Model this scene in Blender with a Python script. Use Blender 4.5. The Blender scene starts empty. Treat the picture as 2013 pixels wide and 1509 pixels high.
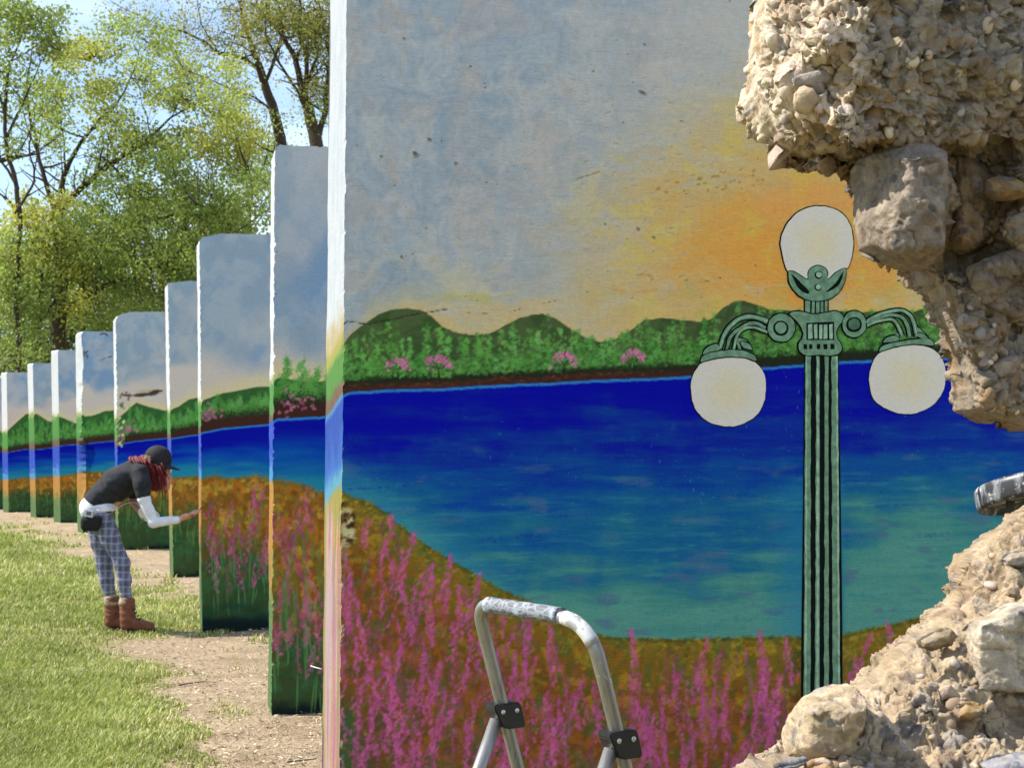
import bpy, bmesh, math, random
import numpy as np
from mathutils import Vector, Matrix
from mathutils.geometry import tessellate_polygon

random.seed(7)
RNG = np.random.default_rng(11)
scene = bpy.context.scene
COL = scene.collection

# ------------------------------------------------------------------ camera, sky, sun, exposure
F_PX = 3000.0                 # focal length in photo pixels
CX, CY = 1006.5, 754.5
CAM_H = 1.45
PITCH = math.atan((877.0 - CY) / F_PX)
cam_d = bpy.data.cameras.new('camera')
cam = bpy.data.objects.new('camera', cam_d)
COL.objects.link(cam)
cam.location = (0, 0, CAM_H)
cam.rotation_euler = (math.pi / 2 + PITCH, 0, 0)
cam_d.sensor_fit = 'HORIZONTAL'
cam_d.sensor_width = 36.0
cam_d.lens = 36.0 * F_PX / 2013.0
cam_d.clip_start = 0.05
cam_d.clip_end = 2000.0
cam_d.dof.use_dof = True
cam_d.dof.focus_distance = 4.2
cam_d.dof.aperture_fstop = 14.0
scene.camera = cam

SUN_EL = math.radians(47)
SUN_DIR = Vector((-0.992 * math.cos(SUN_EL), 0.125 * math.cos(SUN_EL), math.sin(SUN_EL))).normalized()
SUN_AZ = math.atan2(SUN_DIR.x, SUN_DIR.y)        # clockwise from +Y
world = bpy.data.worlds.new('World')
scene.world = world
world.use_nodes = True
wn, wl = world.node_tree.nodes, world.node_tree.links
wn.clear()
w_out = wn.new('ShaderNodeOutputWorld')
w_bg = wn.new('ShaderNodeBackground')
w_sky = wn.new('ShaderNodeTexSky')
w_sky.sky_type = 'NISHITA'
w_sky.sun_disc = False
w_sky.sun_elevation = SUN_EL
w_sky.sun_rotation = SUN_AZ
w_sky.air_density = 1.0
w_sky.dust_density = 0.15
w_sky.ozone_density = 2.5
# thin broken cloud everywhere in the sky
w_tc = wn.new('ShaderNodeTexCoord')
w_map = wn.new('ShaderNodeMapping')
w_map.inputs['Scale'].default_value = (1.0, 1.0, 2.2)
w_noi = wn.new('ShaderNodeTexNoise')
w_noi.inputs['Scale'].default_value = 5.0
w_noi.inputs['Detail'].default_value = 6.0
w_noi.inputs['Roughness'].default_value = 0.55
w_rmp = wn.new('ShaderNodeMapRange')
w_rmp.inputs['From Min'].default_value = 0.40
w_rmp.inputs['From Max'].default_value = 0.66
w_rmp.inputs['To Min'].default_value = 0.10
w_rmp.inputs['To Max'].default_value = 0.7
w_mix = wn.new('ShaderNodeMix')
w_mix.data_type = 'RGBA'
w_mix.inputs['B'].default_value = (6.6, 7.6, 9.4, 1)
wl.new(w_tc.outputs['Generated'], w_map.inputs['Vector'])
wl.new(w_map.outputs['Vector'], w_noi.inputs['Vector'])
wl.new(w_noi.outputs['Fac'], w_rmp.inputs['Value'])
wl.new(w_rmp.outputs['Result'], w_mix.inputs['Factor'])
wl.new(w_sky.outputs['Color'], w_mix.inputs['A'])
wl.new(w_mix.outputs['Result'], w_bg.inputs['Color'])
w_bg.inputs['Strength'].default_value = 0.10
wl.new(w_bg.outputs['Background'], w_out.inputs['Surface'])

sun_d = bpy.data.lights.new('sun', 'SUN')
sun_d.energy = 4.2
sun_d.angle = math.radians(0.53)
sun_d.color = (1.0, 0.95, 0.86)
sun = bpy.data.objects.new('sun', sun_d)
COL.objects.link(sun)
sun.rotation_euler = (-SUN_DIR).to_track_quat('-Z', 'Y').to_euler()
sun.location = SUN_DIR * 60

scene.view_settings.view_transform = 'Standard'
scene.view_settings.look = 'None'
scene.view_settings.gamma = 1.0
scene.view_settings.exposure = 1.05
scene.view_settings.use_curve_mapping = False
scene.render.engine = 'CYCLES'
scene.cycles.use_denoising = True
scene.cycles.max_bounces = 8
scene.cycles.transparent_max_bounces = 8

# shade light on the mural: painted colour = seen colour / WALL_K (one constant for all paint)
WALL_K = np.array([0.62, 0.665, 0.71])

# ------------------------------------------------------------------ helpers
_cp, _sp = math.cos(PITCH), math.sin(PITCH)


def ray(px, py):
    x = (px - CX) / F_PX
    v = (CY - py) / F_PX
    return np.array([x, _cp - v * _sp, _sp + v * _cp])


def at(px, py, Y):
    r = ray(px, py)
    r = r * (Y / r[1])
    return np.array([r[0], Y, CAM_H + r[2]])


def at_arr(px, py, Y):
    x = (px - CX) / F_PX
    v = (CY - py) / F_PX
    ry = _cp - v * _sp
    rz = _sp + v * _cp
    k = Y / ry
    return np.stack([x * k, Y + 0 * k, CAM_H + rz * k], -1)


def ground(px, py):
    r = ray(px, py)
    k = -CAM_H / r[2]
    return np.array([r[0] * k, r[1] * k, 0.0])


def project(P):
    P = np.asarray(P, float)
    x, y, z = P[..., 0], P[..., 1], P[..., 2] - CAM_H
    fwd = y * _cp + z * _sp
    up = -y * _sp + z * _cp
    return CX + F_PX * x / fwd, CY - F_PX * up / fwd


def lin(c):
    c = np.asarray(c, float) / 255.0
    return np.where(c <= 0.04045, c / 12.92, ((c + 0.055) / 1.055) ** 2.4)


def smooth(a, b, x):
    t = np.clip((x - a) / (b - a), 0, 1)
    return t * t * (3 - 2 * t)


def _hash2(ix, iy, seed):
    h = (ix.astype(np.int64) * 374761393 + iy.astype(np.int64) * 668265263 + seed * 974634777) & 0xFFFFFFFF
    h = ((h ^ (h >> 13)) * 1274126177) & 0xFFFFFFFF
    return ((h ^ (h >> 16)) & 0xFFFF) / 65535.0


def vnoise2(x, y, seed):
    ix, iy = np.floor(x), np.floor(y)
    fx, fy = x - ix, y - iy
    fx, fy = fx * fx * (3 - 2 * fx), fy * fy * (3 - 2 * fy)
    a = _hash2(ix, iy, seed); b = _hash2(ix + 1, iy, seed)
    c = _hash2(ix, iy + 1, seed); d = _hash2(ix + 1, iy + 1, seed)
    return (a * (1 - fx) + b * fx) * (1 - fy) + (c * (1 - fx) + d * fx) * fy


def fbm2(x, y, octv=4, seed=0, gain=0.5):
    x = np.asarray(x, float); y = np.asarray(y, float)
    s = 0; a = 1; t = 0
    for o in range(octv):
        s = s + a * vnoise2(x * 2 ** o + 17.3 * o, y * 2 ** o - 9.1 * o, seed + o)
        t += a; a *= gain
    return s / t


def _hash3(ix, iy, iz, seed):
    h = (ix.astype(np.int64) * 374761393 + iy.astype(np.int64) * 668265263 + iz.astype(np.int64) * 2147483647 + seed * 974634777) & 0xFFFFFFFF
    h = ((h ^ (h >> 13)) * 1274126177) & 0xFFFFFFFF
    h = ((h ^ (h >> 15)) * 2246822519) & 0xFFFFFFFF
    return ((h ^ (h >> 16)) & 0xFFFF) / 65535.0


def vnoise3(P, seed):
    i = np.floor(P); f = P - i
    f = f * f * (3 - 2 * f)
    r = 0
    for dx in (0, 1):
        wx = f[:, 0] if dx else 1 - f[:, 0]
        for dy in (0, 1):
            wy = f[:, 1] if dy else 1 - f[:, 1]
            for dz in (0, 1):
                wz = f[:, 2] if dz else 1 - f[:, 2]
                r = r + wx * wy * wz * _hash3(i[:, 0] + dx, i[:, 1] + dy, i[:, 2] + dz, seed)
    return r


def fbm3(P, octv=4, seed=0, gain=0.5):
    s = 0; a = 1; t = 0
    for o in range(octv):
        s = s + a * vnoise3(P * 2 ** o + 13.7 * o, seed + o)
        t += a; a *= gain
    return s / t


def worley3(P, seed):
    i = np.floor(P)
    best = np.full(len(P), 9.0); second = np.full(len(P), 9.0); cid = np.zeros(len(P))
    for dx in (-1, 0, 1):
        for dy in (-1, 0, 1):
            for dz in (-1, 0, 1):
                c = i + (dx, dy, dz)
                j = np.stack([_hash3(c[:, 0], c[:, 1], c[:, 2], seed + k) for k in (1, 2, 3)], -1)
                d = np.linalg.norm(c + 0.15 + 0.7 * j - P, axis=1)
                idv = _hash3(c[:, 0], c[:, 1], c[:, 2], seed + 9)
                m = d < best
                second = np.where(m, best, np.minimum(second, d))
                cid = np.where(m, idv, cid)
                best = np.where(m, d, best)
    return best, second, cid


def mesh_np(name, V, quads=None, tris=None, vcol=None, smooth_shade=True, mats=(), midx=None, attrs=None):
    me = bpy.data.meshes.new(name)
    V = np.asarray(V, np.float32)
    me.vertices.add(len(V))
    me.vertices.foreach_set('co', V.ravel())
    quads = np.zeros((0, 4), np.int32) if quads is None or len(quads) == 0 else np.asarray(quads, np.int32)
    tris = np.zeros((0, 3), np.int32) if tris is None or len(tris) == 0 else np.asarray(tris, np.int32)
    idx = np.concatenate([quads.ravel(), tris.ravel()])
    tot = np.concatenate([np.full(len(quads), 4, np.int32), np.full(len(tris), 3, np.int32)])
    st = np.concatenate([[0], np.cumsum(tot)[:-1]]).astype(np.int32) if len(tot) else np.zeros(0, np.int32)
    me.loops.add(len(idx)); me.loops.foreach_set('vertex_index', idx)
    me.polygons.add(len(tot)); me.polygons.foreach_set('loop_start', st)
    try:
        me.polygons.foreach_set('loop_total', tot)
    except Exception:
        pass
    me.polygons.foreach_set('use_smooth', np.full(len(tot), bool(smooth_shade)))
    for m in mats:
        me.materials.append(m)
    if midx is not None:
        me.polygons.foreach_set('material_index', np.asarray(midx, np.int32))
    if vcol is not None:
        a = me.color_attributes.new('paint', 'FLOAT_COLOR', 'POINT')
        c = np.ones((len(V), 4), np.float32); c[:, :3] = vcol
        a.data.foreach_set('color', c.ravel())
    me.update(calc_edges=True)
    me.validate()
    return me


def link(name, me, parent=None):
    o = bpy.data.objects.new(name, me)
    COL.objects.link(o)
    if parent is not None:
        o.parent = parent
    return o


def tag(o, label, cat, group=None):
    o['label'] = label; o['category'] = cat; o['kind'] = 'thing'
    if group:
        o['group'] = group
    return o


def empty(name, loc):
    o = bpy.data.objects.new(name, None)
    o.empty_display_size = 0.1
    COL.objects.link(o)
    o.location = loc
    return o


def structure(o):
    o['kind'] = 'structure'; return o


def stuff(o):
    o['kind'] = 'stuff'; return o


class MB:
    """collects shapes into one mesh"""
    def __init__(self):
        self.V = []; self.Q = []; self.T = []; self.C = []; self.n = 0

    def add(self, V, quads=None, tris=None, col=None):
        V = np.asarray(V, float).reshape(-1, 3)
        if quads is not None and len(quads):
            self.Q.append(np.asarray(quads, np.int64) + self.n)
        if tris is not None and len(tris):
            self.T.append(np.asarray(tris, np.int64) + self.n)
        self.V.append(V)
        if col is not None:
            c = np.asarray(col, float)
            self.C.append(np.broadcast_to(c, V.shape).copy())
        self.n += len(V)

    def tube(self, pts, rad, segs=8, col=None, cap=True, squash=None):
        pts = np.asarray(pts, float); n = len(pts)
        rad = np.broadcast_to(np.asarray(rad, float), (n,))
        tan = np.gradient(pts, axis=0)
        tan /= np.linalg.norm(tan, axis=1)[:, None] + 1e-12
        ref = np.array([0, 0, 1.0]) if abs(tan[0, 2]) < 0.9 else np.array([0, 1.0, 0])
        a = np.cross(tan[0], ref); a /= np.linalg.norm(a)
        rings = []
        for i in range(n):
            a = a - tan[i] * np.dot(a, tan[i]); a /= np.linalg.norm(a) + 1e-12
            b = np.cross(tan[i], a)
            th = np.arange(segs) * 2 * math.pi / segs
            rings.append(pts[i] + rad[i] * (np.cos(th)[:, None] * a + np.sin(th)[:, None] * b * (squash or 1)))
        V = np.concatenate(rings)
        q = []
        for i in range(n - 1):
            for k in range(segs):
                k2 = (k + 1) % segs
                q.append((i * segs + k, i * segs + k2, (i + 1) * segs + k2, (i + 1) * segs + k))
        t = []
        if cap:
            V = np.concatenate([V, pts[:1], pts[-1:]])
            for k in range(segs):
                k2 = (k + 1) % segs
                t.append((n * segs, k2, k)); t.append((n * segs + 1, (n - 1) * segs + k, (n - 1) * segs + k2))
        self.add(V, q, t, col)

    def box(self, c, ax, ay, az, col=None):
        c = np.asarray(c, float); ax, ay, az = map(lambda v: np.asarray(v, float), (ax, ay, az))
        V = [c + sx * ax + sy * ay + sz * az for sz in (-1, 1) for sy in (-1, 1) for sx in (-1, 1)]
        q = [(0, 2, 3, 1), (4, 5, 7, 6), (0, 1, 5, 4), (2, 6, 7, 3), (0, 4, 6, 2), (1, 3, 7, 5)]
        self.add(V, q, None, col)

    def build(self, name, mat, parent=None, smooth_shade=True):
        V = np.concatenate(self.V)
        Q = np.concatenate(self.Q) if self.Q else None
        T = np.concatenate(self.T) if self.T else None
        C = np.concatenate(self.C) if self.C else None
        me = mesh_np(name, V, Q, T, C, smooth_shade, [mat])
        return link(name, me, parent)


def catmull(pts, per=8):
    pts = np.asarray(pts, float)
    P = np.concatenate([[2 * pts[0] - pts[1]], pts, [2 * pts[-1] - pts[-2]]])
    out = []
    for i in range(1, len(P) - 2):
        for k in range(per):
            t = k / per
            out.append(0.5 * ((2 * P[i]) + (-P[i - 1] + P[i + 1]) * t + (2 * P[i - 1] - 5 * P[i] + 4 * P[i + 1] - P[i + 2]) * t * t
                              + (-P[i - 1] + 3 * P[i] - 3 * P[i + 1] + P[i + 2]) * t ** 3))
    out.append(P[-2])
    return np.array(out)


# ------------------------------------------------------------------ materials
def new_mat(name):
    m = bpy.data.materials.new(name); m.use_nodes = True
    nt = m.node_tree
    b = nt.nodes['Principled BSDF']
    return m, nt, b


def nd(nt, typ, **kw):
    n = nt.nodes.new(typ)
    for k, v in kw.items():
        if k in n.inputs:
            n.inputs[k].default_value = v
        else:
            setattr(n, k, v)
    return n


def noise(nt, scale, detail=4, rough=0.55, stretch=None, coord='Object'):
    tc = nd(nt, 'ShaderNodeTexCoord')
    n = nd(nt, 'ShaderNodeTexNoise')
    n.inputs['Scale'].default_value = scale; n.inputs['Detail'].default_value = detail; n.inputs['Roughness'].default_value = rough
    src = tc.outputs[coord]
    if stretch:
        mp = nd(nt, 'ShaderNodeMapping'); mp.inputs['Scale'].default_value = stretch
        nt.links.new(src, mp.inputs['Vector']); src = mp.outputs['Vector']
    nt.links.new(src, n.inputs['Vector'])
    return n.outputs['Fac']


def mrange(nt, v, a, b, c, d):
    n = nd(nt, 'ShaderNodeMapRange')
    n.inputs['From Min'].default_value = a; n.inputs['From Max'].default_value = b
    n.inputs['To Min'].default_value = c; n.inputs['To Max'].default_value = d
    nt.links.new(v, n.inputs['Value'])
    return n.outputs['Result']


def mixc(nt, fac, A, B, blend='MIX'):
    n = nd(nt, 'ShaderNodeMix'); n.data_type = 'RGBA'; n.blend_type = blend
    for v, k in ((A, 'A'), (B, 'B')):
        if isinstance(v, (tuple, list, np.ndarray)):
            n.inputs[k].default_value = (*[float(x) for x in v[:3]], 1)
        else:
            nt.links.new(v, n.inputs[k])
    if isinstance(fac, (int, float)):
        n.inputs['Factor'].default_value = fac
    else:
        nt.links.new(fac, n.inputs['Factor'])
    return n.outputs['Result']


def scale_col(nt, colr, fac):
    n = nd(nt, 'ShaderNodeVectorMath', operation='SCALE')
    nt.links.new(colr, n.inputs[0])
    nt.links.new(fac, n.inputs['Scale'])
    return n.outputs['Vector']


def bump(nt, b, h, strength, dist):
    n = nd(nt, 'ShaderNodeBump')
    n.inputs['Strength'].default_value = strength; n.inputs['Distance'].default_value = dist
    nt.links.new(h, n.inputs['Height'])
    nt.links.new(n.outputs['Normal'], b.inputs['Normal'])
    return n


def addv(nt, a, b, k=1.0):
    n = nd(nt, 'ShaderNodeMath', operation='MULTIPLY_ADD')
    nt.links.new(b, n.inputs[0]); n.inputs[1].default_value = k
    nt.links.new(a, n.inputs[2])
    return n.outputs['Value']


def simple_mat(name, rgb, rough=0.6, metal=0.0, var=0.12, nscale=30, bumpk=0.0, bumpd=0.001, spec=0.4):
    m, nt, b = new_mat(name)
    f = noise(nt, nscale)
    base = np.asarray(rgb, float)
    c = mixc(nt, mrange(nt, f, 0.3, 0.7, 0, 1), base * (1 - var), np.clip(base * (1 + var), 0, 1))
    nt.links.new(c, b.inputs['Base Color'])
    b.inputs['Roughness'].default_value = rough; b.inputs['Metallic'].default_value = metal
    b.inputs['Specular IOR Level'].default_value = spec
    if bumpk:
        bump(nt, b, noise(nt, nscale * 4, 3), bumpk, bumpd)
    return m


def attr_mat(name, rough=0.8, spec=0.2):
    m, nt, b = new_mat(name)
    a = nd(nt, 'ShaderNodeVertexColor', layer_name='paint')
    b.inputs['Roughness'].default_value = rough
    b.inputs['Specular IOR Level'].default_value = spec
    return m, nt, b, a.outputs['Color']


# painted concrete: colour from the painting, brush streaks and grain in the relief
MAT_PAINT, nt, b, c = attr_mat('painted_concrete', 0.75, 0.10)
g1 = noise(nt, 220, 3, 0.6)
g2 = noise(nt, 22, 5, 0.6, (1.0, 1.0, 7.0))
g3 = noise(nt, 9, 4, 0.6)
g4 = noise(nt, 60, 5, 0.65)
fac = mrange(nt, addv(nt, addv(nt, g1, g2, 0.7), g4, 0.8), 0.95, 1.55, 0.87, 1.12)
nt.links.new(scale_col(nt, c, fac), b.inputs['Base Color'])
h = addv(nt, addv(nt, g1, g2, 1.2), g3, 1.5)
bump(nt, b, h, 0.55, 0.004)

MAT_EDGE, nt, b, c = attr_mat('painted_concrete_end', 0.7, 0.2)
g1 = noise(nt, 120, 4, 0.6)
g2 = noise(nt, 60, 4, 0.6, (1.0, 1.0, 0.1))
nt.links.new(scale_col(nt, c, mrange(nt, g2, 0.3, 0.7, 0.9, 1.08)), b.inputs['Base Color'])
bump(nt, b, addv(nt, g1, g2, 1.0), 0.5, 0.004)

# broken concrete
MAT_ROCK, nt, b, c = attr_mat('broken_concrete', 0.92, 0.1)
g1 = noise(nt, 160, 6, 0.68)
g2 = noise(nt, 38, 6, 0.62)
nt.links.new(scale_col(nt, c, mrange(nt, addv(nt, g1, g2, 1.0), 0.65, 1.4, 0.72, 1.2)), b.inputs['Base Color'])
bump(nt, b, addv(nt, g1, g2, 1.6), 0.8, 0.007)

# ------------------------------------------------------------------ the painted slabs
class Slab:
    def __init__(self, bl, tl, t, edge_m, W, cell, name='painted_slab', zmin=None, coarse_from=None, seed=0, b=None):
        g = ground(*bl)
        self.t, self.W, self.seed = t, W, seed
        a = math.atan2(g[0], g[1])
        self.b = (-a + math.asin(min(0.97, edge_m / t))) if b is None else b
        top = at(tl[0], tl[1], g[1])
        self.H = top[2]
        lean = math.atan((top[0] - g[0]) / self.H * math.cos(self.b))
        self.M = Matrix.Translation(Vector(g)) @ Matrix.Rotation(self.b, 4, 'Z') @ Matrix.Rotation(lean, 4, 'Y')
        self.Mn = np.array(self.M); self.Mi = np.array(self.M.inverted())
        self.scale = F_PX / g[1]
        self.g = g
        # rows and columns of the painted face
        nf = coarse_from if coarse_from else W
        xs = np.arange(0, nf, cell)
        xs = np.concatenate([xs, np.linspace(nf, W, max(2, int((W - nf) / (cell * 6)) + 2))])
        z0 = zmin if zmin else 0.0
        zs = np.arange(z0, self.H, cell)
        if zmin:
            zs = zs[zs < 2.80]
            zs = np.concatenate([np.linspace(-0.05, z0, 40)[:-1], zs, np.linspace(2.80, self.H, 24)])
        else:
            zs = np.concatenate([[-0.05], zs, [self.H]])
        self.xs, self.zs = np.unique(np.round(xs, 5)), np.unique(np.round(zs, 5))
        X, Z = np.meshgrid(self.xs, self.zs)
        self.X, self.Z = X, Z
        P = np.stack([X, 0 * X, Z], -1)
        Wd = P @ self.Mn[:3, :3].T + self.Mn[:3, 3]
        self.PX, self.PY = project(Wd)
        self.col = np.zeros(X.shape + (3,))
        self.dy = np.zeros(X.shape)
        self.N = fbm2(X * 140 + seed, Z * 140, 3, seed + 3)          # bristle noise

    def loc(self, px, py):
        o = self.Mi[:3, :3] @ np.array([0, 0, CAM_H]) + self.Mi[:3, 3]
        d = self.Mi[:3, :3] @ ray(px, py)
        p = o - d * (o[1] / d[1])
        return p[0], p[2]

    def stamp(self, cx, cy, rx, ry, ang, colr, alpha=1.0, soft=0.35, rag=0.5):
        x, z = self.loc(cx, cy)
        R = max(rx, ry) * 1.25 / self.scale * 1.15
        i0, i1 = np.searchsorted(self.zs, (z - R, z + R)); j0, j1 = np.searchsorted(self.xs, (x - R, x + R))
        if i1 <= i0 or j1 <= j0:
            return
        s = np.s_[i0:i1, j0:j1]
        dx = self.PX[s] - cx; dy = self.PY[s] - cy
        ca, sa = math.cos(ang), math.sin(ang)
        u = (dx * ca + dy * sa) / rx; v = (-dx * sa + dy * ca) / ry
        d = np.sqrt(u * u + v * v) + rag * (self.N[s] - 0.5) * 1.6
        a = np.clip((1 - d) / soft, 0, 1)[..., None] * alpha
        self.col[s] = self.col[s] * (1 - a) + np.asarray(colr, float) * a

    def line(self, pts, w, colr, alpha=1.0, soft=0.5):
        pts = np.asarray(pts, float)
        for p, q in zip(pts[:-1], pts[1:]):
            L = np.linalg.norm(q - p)
            self.stamp(*(p + q) / 2, L / 2 + w * 0.5, w / 2, math.atan2(q[1] - p[1], q[0] - p[0]), colr, alpha, soft, 0.25)

    def fill(self, mask, colr):
        m = np.clip(mask, 0, 1)[..., None]
        self.col = self.col * (1 - m) + np.asarray(colr, float) * m

    def build(self, name, label, group, endcol, top_fn=None, rough=0.004, end_bulge=None, rcorner=0.02, nk=9):
        X, Z = self.X.copy(), self.Z.copy()
        H = self.H
        # uneven top edge
        tz = np.zeros(len(self.xs)) if top_fn is None else top_fn(self.xs)
        tz = tz + 0.006 * (fbm2(self.xs * 30, self.xs * 0 + self.seed, 3, self.seed) - 0.5)
        tz = tz - rcorner * np.clip(1 - self.xs / (rcorner * 1.2), 0, 1) ** 2
        Z = np.where(Z > 0, Z * (1 + tz[None, :] / H), Z)
        # uneven left edge
        ez = (fbm2(self.zs * 25, self.zs * 0 + self.seed, 4, self.seed + 5) - 0.5) * 2 * rough
        chips = np.clip(fbm2(self.zs * 55, self.zs * 0 + 3.3, 2, self.seed + 8) - 0.62, 0, 1) * rough * 9
        small = ez + chips
        bul = end_bulge(self.zs) if end_bulge is not None else 0 * ez
        eb = small + bul
        fall = np.clip(1 - self.X / 0.06, 0, 1)
        X = X + eb[:, None] * fall
        Y = self.dy.copy()
        nr, nc = X.shape
        Vf = np.stack([X, Y, Z], -1).reshape(-1, 3)
        idx = np.arange(nr * nc).reshape(nr, nc)
        quads = [np.stack([idx[:-1, :-1], idx[:-1, 1:], idx[1:, 1:], idx[1:, :-1]], -1).reshape(-1, 4)]
        cols = [lin(np.clip(self.col, 0, 255)) / WALL_K]
        V = [Vf]; cols = [np.clip(cols[0], 0.0, 0.88).reshape(-1, 3)]
        n = len(Vf); mi = [np.zeros(len(quads[0]), int)]
        # left end
        ks = self.t * np.linspace(0, 1, nk + 4) ** 1.8; nk = nk + 4
        zz = Z[:, 0]
        Kg, Zg = np.meshgrid(ks, zz)
        ed = small[:, None] * np.exp(-Kg / .02) + bul[:, None] * np.exp(-(Kg / .17) ** 2) + ((fbm2(Kg * 9, Zg * 5, 3, self.seed + 2) - 0.5) * .008 + (fbm2(Kg * 30, Zg * 22, 3, self.seed + 4) - .5) * rough) * np.minimum(1, Kg / 0.03)
        ed[:, 0] = X[:, 0]
        Yk = Kg.copy(); Yk[:, 0] = Y[:, 0]
        Ve = np.stack([ed, Yk, Zg], -1).reshape(-1, 3)
        ie = np.arange(nr * nk).reshape(nr, nk) + n
        qe = np.stack([ie[:-1, 1:], ie[:-1, :-1], ie[1:, :-1], ie[1:, 1:]], -1).reshape(-1, 4)
        pyc = self.PY[:, 0]
        ce = endcol(np.repeat(pyc[:, None], nk, 1), Kg / self.t, Zg)
        V.append(Ve); quads.append(qe); cols.append((lin(np.clip(ce, 0, 255)) * (.46 if nk < 16 else .40)).reshape(-1, 3)); mi.append(np.ones(len(qe), int))
        n += len(Ve)
        # top, right, back
        def strip(A, B, colr, m=1):
            nonlocal n
            k = len(A)
            V.append(np.concatenate([A, B]))
            i = np.arange(k - 1)
            quads.append(np.stack([n + i, n + i + 1, n + k + i + 1, n + k + i], -1))
            cols.append(np.broadcast_to(lin(colr), (2 * k, 3))); mi.append(np.full(k - 1, m)); n += 2 * k
        topA = np.stack([X[-1], Y[-1], Z[-1]], -1)
        topB = topA.copy(); topB[:, 1] = self.t
        strip(topA, topB, (200, 205, 208))
        botA = topB.copy(); botA[:, 2] = -0.05
        strip(topB, botA, (150, 150, 146))
        rA = np.array([[X[0, -1], Y[0, -1], -0.05], [X[-1, -1], Y[-1, -1], Z[-1, -1]]]); rB = rA.copy(); rB[:, 1] = self.t
        strip(rB, rA, (150, 150, 146))
        me = mesh_np(name, np.concatenate(V), np.concatenate(quads), None, np.concatenate(cols), True, [MAT_PAINT, MAT_EDGE], np.concatenate(mi))
        o = link(name, me)
        o.matrix_world = self.M
        tag(o, label, 'wall', group)
        self.obj = o
        return o


def poly(S, pts):
    p = np.asarray(pts, float)
    return np.interp(S.PX, p[:, 0], p[:, 1])


def rnd(a, b):
    return a + (b - a) * random.random()


def jit(c, k):
    d = rnd(-k, k)
    return (c[0] + d + rnd(-k, k) * 0.4, c[1] + d + rnd(-k, k) * 0.4, c[2] + d + rnd(-k, k) * 0.4)


def sky_far(S, beige_y, k):
    """grey-blue painted sky with clouds; k = photo pixels per unit of cloud"""
    u, v = S.PX / k, S.PY / k
    n1 = fbm2(u * 1.1 + S.seed, v * 1.3, 4, S.seed + 20)
    n2 = fbm2(u * 2.3, v * 2.3 + 5, 4, S.seed + 30)
    base = np.array([122, 142, 160.0]); c2 = np.array([104, 134, 166.0]); c3 = np.array([150, 156, 162.0])
    S.col[:] = base
    S.fill(smooth(0.50, 0.62, n1), c2)
    S.fill(smooth(0.52, 0.68, n2) * 0.6, c3)
    S.fill(smooth(0.60, 0.72, fbm2(u * 3.1 + 9, v * 3.3, 3, S.seed + 41)) * 0.4, (160, 158, 158))
    n4 = fbm2(u * 6 + 3, v * 6, 4, S.seed + 44)
    S.fill(smooth(.48, .64, n4) * .4, (152, 160, 166)); S.fill(smooth(.52, .40, n4) * .18, (104, 124, 146))
    e = (S.PY - beige_y) / k + (n2 - 0.5) * 0.5
    S.fill(smooth(-0.12, 0.14, e), (170, 165, 160))


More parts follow.
